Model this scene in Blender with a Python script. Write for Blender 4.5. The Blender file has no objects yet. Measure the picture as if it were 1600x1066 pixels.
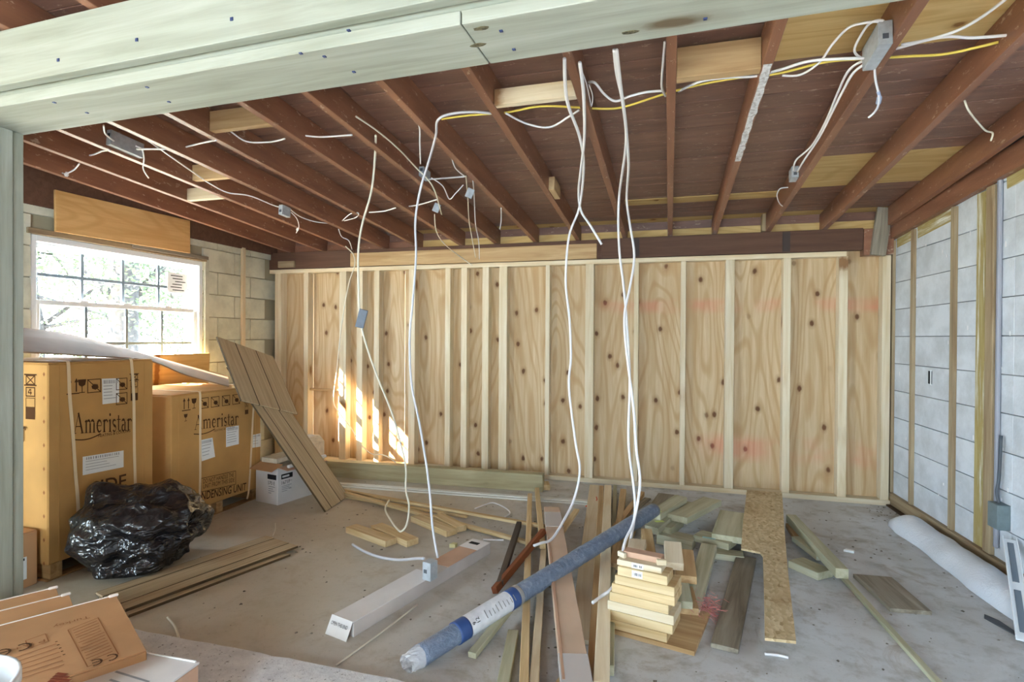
import bpy, bmesh, math, random
import mathutils
from mathutils import Vector, Matrix, noise as mnoise

random.seed(7)
scene = bpy.context.scene
col = scene.collection

# ------------------------------------------------------------------ camera
YAW, PITCH, ROLL, FPX, CAMH = 0.276611, -0.0066785, 0.0059702, 865.0, 1.2579
_f = Vector((-math.sin(YAW)*math.cos(PITCH), math.cos(YAW)*math.cos(PITCH), math.sin(PITCH)))
_r = _f.cross(Vector((0, 0, 1))).normalized()
_u = _r.cross(_f)
CR = math.cos(ROLL)*_r + math.sin(ROLL)*_u
CU = -math.sin(ROLL)*_r + math.cos(ROLL)*_u
CF = _f
cam_data = bpy.data.cameras.new('camera')
cam_data.sensor_width = 36.0
cam_data.lens = 36.0*FPX/1600.0
cam_data.clip_start = 0.02
cam = bpy.data.objects.new('camera', cam_data)
col.objects.link(cam)
cam.matrix_world = Matrix(((CR.x, CU.x, -CF.x, 0), (CR.y, CU.y, -CF.y, 0), (CR.z, CU.z, -CF.z, CAMH), (0, 0, 0, 1)))
scene.camera = cam

# ------------------------------------------------------------------ world, sun, daylight portals, exposure
world = bpy.data.worlds.new('sky')
scene.world = world
world.use_nodes = True
bg = world.node_tree.nodes['Background']
bg.inputs['Color'].default_value = (0.66, 0.84, 1.0, 1)
bg.inputs['Strength'].default_value = 9.0
sun_data = bpy.data.lights.new('sun', 'SUN')
sun_data.energy = 30.0
sun_data.angle = math.radians(0.6)
sun_data.color = (1.0, 0.87, 0.68)
sun = bpy.data.objects.new('sun', sun_data)
col.objects.link(sun)
SUN_DIR = Vector((0.76, 1.0, -0.72)).normalized()
sun.rotation_euler = SUN_DIR.to_track_quat('-Z', 'Y').to_euler()
sun.location = (-8, -8, 8)


def portal(name, loc, direction, sx, sy):
    d = bpy.data.lights.new(name, 'AREA')
    d.shape = 'RECTANGLE'
    d.size, d.size_y = sx, sy
    d.cycles.is_portal = True
    o = bpy.data.objects.new(name, d)
    col.objects.link(o)
    o.location = loc
    o.rotation_euler = Vector(direction).to_track_quat('-Z', 'Y').to_euler()
    return o


DOOR_X0, DOOR_X1, DOOR_H, FRONT_Y = -1.0, 0.0, 2.1, -3.0
SIDE_Y0, SIDE_Y1, SIDE_H = -1.6, 0.4, 2.0      # unseen side opening added for fill light, shaded by an added roof
portal('window_daylight_portal', (-4.16, 3.26, 1.38), (1, 0, 0), 1.34, 1.15)
portal('door_daylight_portal', ((DOOR_X0+DOOR_X1)/2, FRONT_Y-0.12, DOOR_H/2), (0, 1, 0), DOOR_X1-DOOR_X0, DOOR_H)
portal('side_daylight_portal', (-4.12, (SIDE_Y0+SIDE_Y1)/2, SIDE_H/2), (1, 0, 0), SIDE_Y1-SIDE_Y0, SIDE_H)
scene.view_settings.view_transform = 'Standard'
scene.view_settings.look = 'None'
scene.view_settings.gamma = 1.0
scene.view_settings.use_curve_mapping = False
scene.view_settings.exposure = 1.92


# ------------------------------------------------------------------ measuring helpers (points of the place on known planes)
def ray(x, y):
    return CF + ((x-800)/FPX)*CR + ((533-y)/FPX)*CU


CAM = Vector((0, 0, CAMH))


def F(x, y, z=0.0):
    d = ray(x, y)
    return CAM + ((z-CAMH)/d.z)*d


def onX(x, y, X):
    d = ray(x, y)
    return CAM + (X/d.x)*d


def onY(x, y, Y):
    d = ray(x, y)
    return CAM + (Y/d.y)*d


SL = 0.0717


def rz(y, off=0.0):
    """height of the rafter undersides at depth y"""
    return 2.11 + SL*(4.8-y) + off


def onR(x, y, off=0.0):
    d = ray(x, y)
    return CAM + ((2.11+off+SL*4.8-CAMH)/(d.z+SL*d.y))*d


# ------------------------------------------------------------------ materials
def s2l(c):
    return tuple((v/12.92 if v <= 0.04045 else ((v+0.055)/1.055)**2.4) for v in (k/255.0 for k in c))


def rgba(c):
    return (*s2l(c), 1.0)


class NT:
    def __init__(self, name, rough=0.7, spec=0.4):
        self.m = bpy.data.materials.new(name)
        self.m.use_nodes = True
        self.n = self.m.node_tree.nodes
        self.l = self.m.node_tree.links
        self.b = self.n['Principled BSDF']
        self.b.inputs['Roughness'].default_value = rough
        self.b.inputs['Specular IOR Level'].default_value = spec

    def node(self, t, **kw):
        n = self.n.new(t)
        for k, v in kw.items():
            setattr(n, k, v)
        return n

    def link(self, a, b):
        self.l.new(a, b)

    def coords(self, scale=(1, 1, 1), kind='Object', rnd=True):
        tc = self.node('ShaderNodeTexCoord')
        mp = self.node('ShaderNodeMapping')
        mp.inputs['Scale'].default_value = scale
        src = tc.outputs[kind]
        if rnd:
            oi = self.node('ShaderNodeObjectInfo')
            mu = self.node('ShaderNodeMath', operation='MULTIPLY')
            mu.inputs[1].default_value = 61.7
            self.link(oi.outputs['Random'], mu.inputs[0])
            ad = self.node('ShaderNodeVectorMath', operation='ADD')
            self.link(src, ad.inputs[0])
            self.link(mu.outputs[0], ad.inputs[1])
            src = ad.outputs[0]
        self.link(src, mp.inputs['Vector'])
        return mp.outputs[0]

    def noise(self, vec, scale=1.0, detail=4.0, rough=0.55, dist=0.0):
        n = self.node('ShaderNodeTexNoise')
        n.inputs['Scale'].default_value = scale
        n.inputs['Detail'].default_value = detail
        n.inputs['Roughness'].default_value = rough
        n.inputs['Distortion'].default_value = dist
        self.link(vec, n.inputs['Vector'])
        return n.outputs['Fac']

    def ramp(self, fac, stops):
        r = self.node('ShaderNodeValToRGB')
        e = r.color_ramp.elements
        while len(e) < len(stops):
            e.new(0.5)
        for el, (p, c) in zip(e, stops):
            el.position = p
            el.color = c if len(c) == 4 else rgba(c)
        self.link(fac, r.inputs[0])
        return r.outputs[0]

    def mask(self, fac, lo, hi):
        m = self.node('ShaderNodeMapRange')
        m.inputs['From Min'].default_value = lo
        m.inputs['From Max'].default_value = hi
        self.link(fac, m.inputs['Value'])
        return m.outputs[0]

    def math(self, op, a, b=None):
        m = self.node('ShaderNodeMath', operation=op)
        for i, v in enumerate((a, b)):
            if v is None:
                continue
            if isinstance(v, (int, float)):
                m.inputs[i].default_value = v
            else:
                self.link(v, m.inputs[i])
        return m.outputs[0]

    def mix(self, fac, a, b, mode='MIX'):
        m = self.node('ShaderNodeMix', data_type='RGBA', blend_type=mode)
        for i, v in ((0, fac), (6, a), (7, b)):
            if isinstance(v, (int, float)):
                m.inputs[i].default_value = v
            elif isinstance(v, tuple):
                m.inputs[i].default_value = v if len(v) == 4 else rgba(v)
            else:
                self.link(v, m.inputs[i])
        return m.outputs[2]

    def color(self, c):
        if isinstance(c, tuple):
            self.b.inputs['Base Color'].default_value = c if len(c) == 4 else rgba(c)
        else:
            self.link(c, self.b.inputs['Base Color'])
        return self

    def bump(self, h, strength=0.3, dist=0.01):
        b = self.node('ShaderNodeBump')
        b.inputs['Strength'].default_value = strength
        b.inputs['Distance'].default_value = dist
        self.link(h, b.inputs['Height'])
        self.link(b.outputs[0], self.b.inputs['Normal'])
        return self

    def rand_value(self, colr, amount=0.12):
        oi = self.node('ShaderNodeObjectInfo')
        hsv = self.node('ShaderNodeHueSaturation')
        v = self.mask(oi.outputs['Random'], 0.0, 1.0)
        mr = self.node('ShaderNodeMapRange')
        mr.inputs['To Min'].default_value = 1.0-amount
        mr.inputs['To Max'].default_value = 1.0+amount
        self.link(v, mr.inputs['Value'])
        self.link(mr.outputs[0], hsv.inputs['Value'])
        self.link(colr, hsv.inputs['Color'])
        return hsv.outputs[0]


def wood(name, light, dark, knot=None, knot_density=0.5, contrast=0.5, rough=0.68, spec=0.25, var=0.10, wave=False, extra=None):
    """grain runs along the local X axis of the piece"""
    t = NT(name, rough, spec)
    v = t.coords((0.9, 14, 14))
    g = t.noise(v, 1.6, 5, 0.6, 0.6)
    v2 = t.coords((5, 150, 150))
    fine = t.noise(v2, 1.0, 3, 0.6)
    c = t.ramp(g, [(0.5-contrast*0.35, light), (0.5+contrast*0.35, dark)])
    if wave:
        vw = t.coords((0.55, 2.6, 2.6))
        wn = t.noise(vw, 1.0, 1.2, 0.4, 0.3)
        wf_ = t.math('SINE', t.math('MULTIPLY', wn, 95.0))
        wm = t.mask(wf_, 0.15, 1.0)
        c = t.mix(t.math('MULTIPLY', wm, 0.6), c, dark)
    c = t.mix(t.math('MULTIPLY', t.mask(fine, 0.5, 0.8), 0.30), c, dark)
    if knot:
        vk = t.coords((3.0*knot_density, 9*knot_density, 9*knot_density) if not wave else (3.6, 5.0, 5.0))
        vo = t.node('ShaderNodeTexVoronoi', feature='F1', voronoi_dimensions='2D')
        vo.inputs['Scale'].default_value = 1.0
        t.link(vk, vo.inputs['Vector'])
        nn = t.noise(vk, 7.0, 3)
        d = t.math('ADD', vo.outputs['Distance'], t.math('MULTIPLY', t.math('SUBTRACT', nn, 0.5), 0.10))
        sep = t.node('ShaderNodeSeparateColor')
        t.link(vo.outputs['Color'], sep.inputs[0])
        keep = t.mask(sep.outputs[0], 0.50 if wave else 0.72, 0.56 if wave else 0.78)
        halo = t.math('MULTIPLY', t.mask(d, 0.20, 0.05), t.math('MULTIPLY', keep, 0.5))
        core = t.math('MULTIPLY', t.mask(d, 0.10, 0.05), t.math('MULTIPLY', keep, 0.9))
        c = t.mix(halo, c, tuple(int(a*0.55+b*0.45) for a, b in zip(dark, knot)))
        c = t.mix(core, c, knot)
    if extra:
        c = extra(t, c)
    c = t.rand_value(c, var)
    t.color(c)
    t.bump(fine, 0.15, 0.002)
    return t.m


def flat(name, c, rough=0.6, spec=0.4, noise_amt=0.0, metal=0.0, bump=0.0, nscale=30.0):
    t = NT(name, rough, spec)
    t.b.inputs['Metallic'].default_value = metal
    if noise_amt > 0:
        v = t.coords((1, 1, 1))
        n = t.noise(v, nscale, 5)
        dk = tuple(int(k*(1-noise_amt)) for k in c)
        t.color(t.ramp(n, [(0.35, c), (0.72, dk)]))
        if bump:
            t.bump(n, bump, 0.004)
    else:
        t.color(c)
    return t.m


def pinkband(t, c):
    tc = t.node('ShaderNodeNewGeometry')
    sp = t.node('ShaderNodeSeparateXYZ')
    t.link(tc.outputs['Position'], sp.inputs[0])
    n = t.noise(tc.outputs['Position'], 3.0, 3)
    out = c
    for z0, hw, x0 in ((1.53, 0.075, -0.7), (0.36, 0.13, 0.15)):
        dz = t.math('ABSOLUTE', t.math('SUBTRACT', sp.outputs['Z'], z0))
        band = t.mask(dz, hw, hw*0.35)
        xm = t.mask(sp.outputs['X'], x0, x0+0.25)
        f = t.math('MULTIPLY', t.math('MULTIPLY', band, xm), t.math('MULTIPLY', t.mask(n, 0.38, 0.62), 0.36))
        out = t.mix(f, out, (226, 120, 105))
    return out


M = {}
M['stud'] = wood('pale_stud_wood', (232, 220, 196), (208, 186, 148), (132, 92, 56), 0.5, 0.6)
M['ply'] = wood('knotty_plywood', (224, 204, 170), (182, 146, 102), (100, 62, 36), 1.0, 0.9, wave=True, var=0.05, extra=pinkband)
M['treated'] = wood('green_treated_wood', (200, 198, 174), (160, 156, 126), (110, 96, 60), 0.4, 0.6)
M['beamwood'] = wood('pale_treated_beam_wood', (170, 173, 162), (142, 145, 130), (92, 72, 48), 0.36, 0.6, var=0.03)
M['oldgrey'] = wood('weathered_grey_wood', (164, 156, 140), (116, 106, 92), None)
M['lath'] = wood('pale_strip_wood', (222, 200, 158), (188, 156, 108), None)
M['tan'] = wood('tan_board_wood', (204, 174, 132), (170, 136, 94), (90, 56, 30), 0.4)
M['ledgerbrown'] = wood('brown_stained_ledger', (112, 82, 66), (84, 58, 46), None, contrast=0.8)
M['red'] = wood('red_brown_stick', (142, 82, 48), (104, 54, 30), None)
M['darkstick'] = wood('dark_grey_stick', (92, 80, 70), (66, 56, 50), None)
M['yellowply'] = wood('yellow_roof_plywood', (220, 194, 138), (188, 152, 94), (120, 80, 40), 0.4, 0.9, wave=True)


def brown_paint(name, base, base2, flake=0.5):
    t = NT(name, 0.42, 0.5)
    v = t.coords((1.5, 10, 10))
    g = t.noise(v, 1.5, 5, 0.6)
    c = t.ramp(g, [(0.3, base), (0.75, base2)])
    fv = t.coords((9, 22, 22))
    fl = t.noise(fv, 1.6, 8, 0.75)
    c = t.mix(t.math('MULTIPLY', t.mask(fl, 0.60, 0.63), flake), c, (196, 172, 150))
    t.color(t.rand_value(c, 0.08))
    t.bump(fl, 0.25, 0.004)
    return t.m


M['rafter'] = brown_paint('brown_painted_rafter', (150, 104, 78), (116, 76, 58), 0.75)
M['deck'] = brown_paint('brown_painted_deck_board', (142, 106, 90), (104, 74, 64), 0.55)


def concrete():
    t = NT('stained_concrete', 0.75, 0.25)
    tc = t.node('ShaderNodeNewGeometry')
    P = tc.outputs['Position']
    sp = t.node('ShaderNodeSeparateXYZ')
    t.link(P, sp.inputs[0])
    n1 = t.noise(P, 1.1, 8, 0.62, 0.4)
    n2 = t.noise(P, 9.0, 6, 0.65)
    n3 = t.noise(P, 60.0, 4, 0.6)
    c = t.ramp(n1, [(0.32, (212, 215, 219)), (0.52, (198, 200, 202)), (0.75, (176, 175, 172))])
    c = t.mix(t.math('MULTIPLY', t.mask(n2, 0.50, 0.70), 0.55), c, (140, 134, 124))
    n4 = t.noise(P, 3.2, 9, 0.7, 1.2)
    c = t.mix(t.math('MULTIPLY', t.mask(n4, 0.54, 0.66), 0.55), c, (142, 128, 108))
    c = t.mix(t.math('MULTIPLY', t.mask(n4, 0.40, 0.30), 0.5), c, (214, 216, 218))
    # warm bounce light painted as a tint into the left side of the slab
    warm_tint = t.math('MULTIPLY', t.mask(t.math('ADD', sp.outputs['X'], t.math('MULTIPLY', n1, 1.2)), 0.3, -1.1), 0.7)
    c = t.mix(warm_tint, c, (196, 182, 156))
    c = t.mix(t.math('MULTIPLY', t.mask(n3, 0.62, 0.72), 0.35), c, (98, 92, 84))
    t.color(c)
    t.bump(t.math('ADD', n2, t.math('MULTIPLY', n3, 0.4)), 0.25, 0.006)
    return t.m


M['concrete'] = concrete()


def painted_block(name, base, worn, amt, nscale=5.0):
    t = NT(name, 0.6, 0.35)
    v = t.coords((1, 1, 1))
    n = t.noise(v, nscale, 7, 0.65)
    f = t.noise(v, 70, 3)
    c = t.ramp(n, [(0.4, base), (0.62, tuple(int(a*0.9) for a in base)), (0.8, worn)])
    sc_ = t.noise(v, 14.0, 7, 0.75)
    c = t.mix(t.math('MULTIPLY', t.mask(sc_, 0.66, 0.69), amt), c, (232, 232, 228))
    t.color(t.rand_value(c, 0.03))
    t.bump(t.math('ADD', f, n), 0.3, 0.003)
    return t.m


M['bluegrey'] = painted_block('grey_painted_block', (216, 220, 226), (200, 202, 204), 0.8)
M['creamblock'] = painted_block('cream_painted_block', (220, 220, 202), (190, 186, 160), 0.3)
M['mortar'] = flat('grey_mortar', (120, 122, 124), 0.9)
M['mortar_cream'] = flat('cream_mortar', (168, 162, 138), 0.9)


def glue_strip():
    t = NT('glue_stained_strip', 0.85, 0.15)
    v = t.coords((1.4, 18, 18))
    n = t.noise(v, 1.6, 6, 0.65)
    c = t.ramp(n, [(0.35, (182, 166, 116)), (0.5, (164, 144, 92)), (0.60, (196, 188, 160)), (0.68, (238, 238, 232))])
    t.color(c)
    return t.m


M['glue'] = glue_strip()
M['furr'] = wood('old_furring_wood', (176, 158, 128), (136, 112, 84), (90, 60, 40), 0.35)
M['vinyl'] = flat('white_vinyl', (236, 240, 244), 0.35, 0.5)


# ------------------------------------------------------------------ object helpers
W = {}


def reg(o, world_matrix, parent=None):
    col.objects.link(o)
    W[o.name] = world_matrix
    if parent is not None:
        o.parent = parent
        o.matrix_basis = W[parent.name].inverted() @ world_matrix
    else:
        o.matrix_basis = world_matrix
    return o


def tag(o, label=None, cat=None, group=None, kind=None):
    if label:
        o['label'] = label
    if cat:
        o['category'] = cat
    if group:
        o['group'] = group
    if kind:
        o['kind'] = kind
    return o


def thing(name, label, cat, loc=(0, 0, 0), group=None, rot=None):
    o = bpy.data.objects.new(name, None)
    m = Matrix.Translation(loc)
    if rot is not None:
        m = m @ rot
    reg(o, m)
    return tag(o, label, cat, group)


def structure(name, loc=(0, 0, 0)):
    o = bpy.data.objects.new(name, None)
    reg(o, Matrix.Translation(loc))
    o['kind'] = 'structure'
    return o


_boxcache = {}


def box_mesh(lx, ly, lz, bev=0.002):
    key = (round(lx, 4), round(ly, 4), round(lz, 4), bev)
    if key in _boxcache:
        return _boxcache[key]
    bm = bmesh.new()
    bmesh.ops.create_cube(bm, size=1.0)
    bmesh.ops.scale(bm, vec=(lx, ly, lz), verts=bm.verts)
    if bev > 0:
        bmesh.ops.bevel(bm, geom=bm.edges[:], offset=min(bev, 0.3*min(lx, ly, lz)), segments=1, affect='EDGES')
    me = bpy.data.meshes.new('box')
    bm.to_mesh(me)
    bm.free()
    _boxcache[key] = me
    return me


def mesh_from(name, verts, faces, mat, world=None, parent=None, smooth=False):
    me = bpy.data.meshes.new(name)
    me.from_pydata([tuple(v) for v in verts], [], faces)
    me.validate()
    bm = bmesh.new()
    bm.from_mesh(me)
    bmesh.ops.recalc_face_normals(bm, faces=bm.faces)
    bm.to_mesh(me)
    bm.free()
    if smooth:
        for p in me.polygons:
            p.use_smooth = True
    o = bpy.data.objects.new(name, me)
    if mat:
        me.materials.append(mat)
    return reg(o, world or Matrix.Identity(4), parent)


def with_mat(me, mat):
    """a box mesh shared by all pieces of one size and material"""
    key = (me.name, mat.name)
    if key not in _boxcache:
        m2 = me.copy()
        m2.materials.append(mat)
        _boxcache[key] = m2
    return _boxcache[key]


def frame(origin, xdir, up=(0, 0, 1)):
    x = Vector(xdir).normalized()
    up = Vector(up)
    y = up.cross(x)
    if y.length < 1e-5:
        y = Vector((0, 1, 0)).cross(x)
    y.normalize()
    z = x.cross(y)
    m = Matrix((x, y, z)).transposed().to_4x4()
    m.translation = origin
    return m


def piece(name, centre, xdir, size, mat, parent=None, up=(0, 0, 1), bev=0.002):
    """box with its length (grain) along xdir; size = (length, width, thickness along up)"""
    o = bpy.data.objects.new(name, with_mat(box_mesh(*size, bev), mat))
    return reg(o, frame(Vector(centre), xdir, up), parent)


def board(name, a, b, w, t, mat, label=None, cat='lumber', group=None, parent=None, roll=0.0, bev=0.002, top=False):
    """board lying from a to b; a and b are the middle of its under side (or of its top)"""
    a, b = Vector(a), Vector(b)
    x = (b-a)
    L = x.length
    up = Matrix.Rotation(math.radians(roll), 3, x.normalized()) @ Vector((0, 0, 1))
    m = frame((a+b)/2, x, up)
    zc = m.to_3x3() @ Vector((0, 0, -t/2 if top else t/2))
    o = bpy.data.objects.new(name, with_mat(box_mesh(L, w, t, bev), mat))
    m.translation = (a+b)/2 + zc
    reg(o, m, parent)
    if label:
        tag(o, label, cat, group)
    return o


def poly_prism(name, pts, thick, mat, world, parent=None, bev=0.0):
    """outline in local XY (grain along X), thickness along local Z from 0"""
    n = len(pts)
    vs = [(p[0], p[1], 0) for p in pts] + [(p[0], p[1], thick) for p in pts]
    fs = [tuple(range(n))[::-1], tuple(range(n, 2*n))] + [(i, (i+1) % n, n+(i+1) % n, n+i) for i in range(n)]
    return mesh_from(name, vs, fs, mat, world, parent)


def catmull(pts, k=6):
    pts = [Vector(p) for p in pts]
    out = []
    for i in range(len(pts)-1):
        p0 = pts[max(i-1, 0)]
        p1, p2 = pts[i], pts[i+1]
        p3 = pts[min(i+2, len(pts)-1)]
        for j in range(k):
            t = j/k
            out.append(0.5*((2*p1)+(-p0+p2)*t+(2*p0-5*p1+4*p2-p3)*t*t+(-p0+3*p1-3*p2+p3)*t**3))
    out.append(pts[-1])
    return out


def tube_geo(path, rad, seg=6, flatten=1.0):
    vs, fs = [], []
    n = len(path)
    prev = None
    for i, p in enumerate(path):
        d = (path[min(i+1, n-1)]-path[max(i-1, 0)]).normalized()
        a = prev if prev is not None else (Vector((0, 0, 1)) if abs(d.z) < 0.9 else Vector((1, 0, 0)))
        s = d.cross(a)
        if s.length < 1e-5:
            s = d.cross(Vector((0.3, 1, 0.2)))
        s.normalize()
        a2 = s.cross(d).normalized()
        prev = a2
        r = rad[i] if isinstance(rad, (list, tuple)) else rad
        for k in range(seg):
            t = 2*math.pi*k/seg
            vs.append(p + r*(math.cos(t)*s + flatten*math.sin(t)*a2))
    for i in range(n-1):
        for k in range(seg):
            fs.append((i*seg+k, i*seg+(k+1) % seg, (i+1)*seg+(k+1) % seg, (i+1)*seg+k))
    fs.append(tuple(range(seg))[::-1])
    fs.append(tuple((n-1)*seg+k for k in range(seg)))
    return vs, fs


def tube(name, pts, rad, mat, parent=None, seg=6, k=6, flatten=1.0):
    path = catmull(pts, k) if k > 1 else [Vector(p) for p in pts]
    vs, fs = tube_geo(path, rad, seg, flatten)
    return mesh_from(name, vs, fs, mat, None, parent, smooth=True)


# ------------------------------------------------------------------ THE SETTING
YB = 4.80          # face of the framed back wall
XL = -3.95         # left block wall face
TOPZ = 1.935       # top plate

# floor
o = mesh_from('floor', [(-4.2, -3.4, 0), (1.95, -3.4, 0), (1.95, 5.1, 0), (-4.2, 5.1, 0),
                        (-4.2, -3.4, -0.1), (1.95, -3.4, -0.1), (1.95, 5.1, -0.1), (-4.2, 5.1, -0.1)],
              [(0, 1, 2, 3), (4, 5, 6, 7), (0, 1, 5, 4), (1, 2, 6, 5), (2, 3, 7, 6), (3, 0, 4, 7)], M['concrete'])
o['kind'] = 'structure'


# right wall: runs slightly outwards towards the camera
RW_A = Vector((1.640, 4.85, 0))
RW_D = Vector((0.042, -1.0, 0)).normalized()   # along the wall, towards the camera
RW_N = Vector((-1.0, -0.042, 0)).normalized()  # into the room


def RW(s, z, off=0.0):
    return RW_A + RW_D*s + RW_N*off + Vector((0, 0, z))


wr = mesh_from('wall_right', [RW(-0.3, -0.05, -0.012), RW(7.9, -0.05, -0.012), RW(7.9, 2.9, -0.012), RW(-0.3, 2.3, -0.012),
                              RW(-0.3, -0.05, -0.2), RW(7.9, -0.05, -0.2), RW(7.9, 2.9, -0.2), RW(-0.3, 2.3, -0.2)],
               [(0, 1, 2, 3), (4, 5, 6, 7), (0, 1, 5, 4), (1, 2, 6, 5), (2, 3, 7, 6), (3, 0, 4, 7)], M['mortar'])
wr['kind'] = 'structure'
strips_s = [0.30, 0.86, 1.35]                 # furring strips, metres from the corner
joints = [-0.02, 0.32, 0.88, 1.42, 2.0, 2.6, 3.2, 3.8, 4.4, 5.0, 5.6, 6.2, 6.8, 7.4]
for c in range(12):
    z0, z1 = 0.062+(c-1)*0.2032, 0.062+c*0.2032
    z0 = max(z0, 0.0)
    for a, b in zip(joints[:-1], joints[1:]):
        if c == 11:
            z1 = z0+0.05
        piece('block', RW((a+b)/2, (z0+z1)/2, -0.008), RW_D, (b-a-0.002, 0.016, z1-z0-0.005), M['bluegrey'], wr, bev=0.0015)
for i, (s, w, mt) in enumerate(((0.015, 0.045, M['furr']), (0.345, 0.036, M['furr']), (0.87, 0.042, M['furr']), (1.135, 0.085, M['glue']), (1.245, 0.070, M['furr']))):
    t = 0.022 if i != 3 else 0.006
    ztop = rz(RW(s, 0).y) - 0.10
    piece('furring_strip', RW(s, (0.10+ztop)/2, t/2), (0, 0, 1), (ztop-0.10, w, t), mt, wr, up=RW_N)
for s in (1.315,):
    piece('conduit', RW(s, 1.15, 0.012), (0, 0, 1), (2.0, 0.026, 0.02), flat('grey_conduit', (150, 152, 162), 0.5), wr, up=RW_N, bev=0.006)
piece('sill_plate', RW(2.0, 0.055, 0.012), RW_D, (4.0, 0.03, 0.085), M['furr'], wr)
for s_, w_, z_ in ((0.185, 0.26, 2.00), (0.60, 0.44, 2.02), (1.75, 0.80, 2.12)):
    piece('glue_band', RW(s_, z_, 0.001), RW_D+Vector((0, 0, SL)), (w_, 0.004, 0.085), M['glue'], wr, bev=0.001)
piece('sill_gap_strip', RW(2.0, 0.006, 0.03), RW_D, (4.0, 0.05, 0.012), flat('dark_gap_brown', (86, 70, 56), 0.9, 0.1, 0.3), wr)  # dark brown strip along the foot of the sill plate

# left block wall with the window opening
WY0, WY1, WZ0, WZ1 = 2.58, 3.94, 0.86, 1.905
wl = structure('wall_left')
for (y0, y1, z0, z1) in ((-3.4, SIDE_Y0, 0, 2.9), (SIDE_Y0, SIDE_Y1, SIDE_H, 2.9), (SIDE_Y1, WY0, 0, 2.6), (WY1, 5.0, 0, 2.4), (WY0, WY1, 0, WZ0), (WY0, WY1, WZ1, 2.5)):
    piece('mortar_bed', (XL-0.11, (y0+y1)/2, (z0+z1)/2), (0, 1, 0), (y1-y0, 0.196, z1-z0), M['mortar_cream'], wl, bev=0)
BL, BH = 0.4064, 0.2032
for c in range(11):
    z0 = c*BH
    if z0 > 2.1:
        continue
    z1 = min(z0+BH, 2.12)
    start = 4.92 - (BL/2 if c % 2 else 0)
    y = start
    while y > -3.2:
        ya, yb = y-BL, y
        y -= BL
        segs = [(ya, yb)]
        if z1 > WZ0+0.01 and z0 < WZ1-0.01:
            segs = []
            if ya < WY0:
                segs.append((ya, min(yb, WY0)))
            if yb > WY1:
                segs.append((max(ya, WY1), yb))
        if z0 < SIDE_H-0.02:
            segs = [(max(a, SIDE_Y1), b) for a, b in segs if b > SIDE_Y1] + [(a, min(b, SIDE_Y0)) for a, b in segs if a < SIDE_Y0]
        for a, b in segs:
            za, zb = z0, z1
            if b-a < 0.03:
                continue
            piece('block', (XL-0.004, (a+b)/2, (za+zb)/2), (0, 1, 0), (b-a-0.007, 0.02, zb-za-0.007), M['creamblock'], wl, bev=0.002)
mesh_from('rim_board', [(XL+dx_, y_, z_) for dx_ in (0.0, 0.026) for y_, z_ in ((-3.2, 2.09), (4.93, 2.09), (4.93, rz(4.93, 0.139)), (-3.2, rz(-3.2, 0.139)))],
          [(0, 1, 2, 3), (4, 5, 6, 7), (0, 1, 5, 4), (1, 2, 6, 5), (2, 3, 7, 6), (3, 0, 4, 7)], M['ledgerbrown'], None, wl)
piece('furring_strip', (XL+0.020, 4.40, 1.05), (0, 0, 1), (2.1, 0.045, 0.022), M['stud'], wl, up=(1, 0, 0))

po = mesh_from('added_sunshade', [(x, y, z) for z in (2.30, 2.38) for (x, y) in ((-6.3, -5.2), (-4.16, -5.2), (-4.16, 1.3), (-6.3, 1.3))],  # unseen roof added to keep the sun out of the side opening
               [(0, 1, 2, 3), (4, 5, 6, 7), (0, 1, 5, 4), (1, 2, 6, 5), (2, 3, 7, 6), (3, 0, 4, 7)], M['beamwood'])
po['kind'] = 'structure'

# front wall behind the camera; its unseen doorway is sized for the fill light
wf = structure('wall_front')
for (x0, x1, z0, z1) in ((-4.2, DOOR_X0, 0, 2.9), (DOOR_X1, 2.1, 0, 2.9), (DOOR_X0, DOOR_X1, DOOR_H, 2.9)):
    piece('block_panel', ((x0+x1)/2, FRONT_Y, (z0+z1)/2), (1, 0, 0), (x1-x0, 0.2, z1-z0), M['creamblock'], wf, bev=0)

# back wall: sheathing, studs, plates, ledger
wb = structure('wall_back', (-1.15, YB+0.1, 0))
PX = [-3.97, -3.50, -2.47, -1.60, -0.70, 0.10, 0.905, 1.68]
for a, b in zip(PX[:-1], PX[1:]):
    piece('plywood_panel', ((a+b)/2, YB+0.096, 1.05), (0, 0, 1), (2.1, b-a-0.004, 0.012), M['ply'], wb, up=(0, -1, 0), bev=0.001)
# measured stud faces (left and right pixel edge at eye height)
SPX = [(427, 441), (474, 481), (529, 541), (557, 566), (584, 592), (638, 648), (695, 703), (720, 729), (753, 763), (778, 793),
       (852, 858), (914, 927), (990, 997), (1063, 1071), (1133, 1147), (1223, 1235), (1310, 1324), (1378, 1391)]
for a, b in SPX:
    xa, xb = onY(a, 560, YB).x, onY(b, 560, YB).x
    w = max(0.038, min(0.076, xb-xa))
    xc = (xa+xb)/2
    piece('stud', (xc, YB+0.045, (0.04+TOPZ-0.038)/2), (0, 0, 1), (TOPZ-0.038-0.04, 0.088, w), M['stud'], wb, up=(1, 0, 0))
piece('top_plate', ((-3.95+1.30)/2, YB+0.043, TOPZ-0.019), (1, 0, 0), (1.315+3.95, 0.092, 0.038), M['stud'], wb)
piece('bottom_plate', (-1.165, YB+0.043, 0.02), (1, 0, 0), (5.56, 0.094, 0.04), M['stud'], wb)
piece('short_blocking', (onY(500, 615, YB).x, YB+0.05, 0.72), (1, 0, 0), (0.40, 0.04, 0.022), M['tan'], wb)
piece('ledger_board', ((-3.95-2.99)/2, YB+0.02, 2.023), (1, 0, 0), (0.99, 0.04, 0.168), M['ledgerbrown'], wb)
piece('ledger_board', ((-3.03-0.58)/2, YB-0.008, 2.005), (1, 0, 0), (2.40, 0.03, 0.13), M['tan'], wb)
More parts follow.
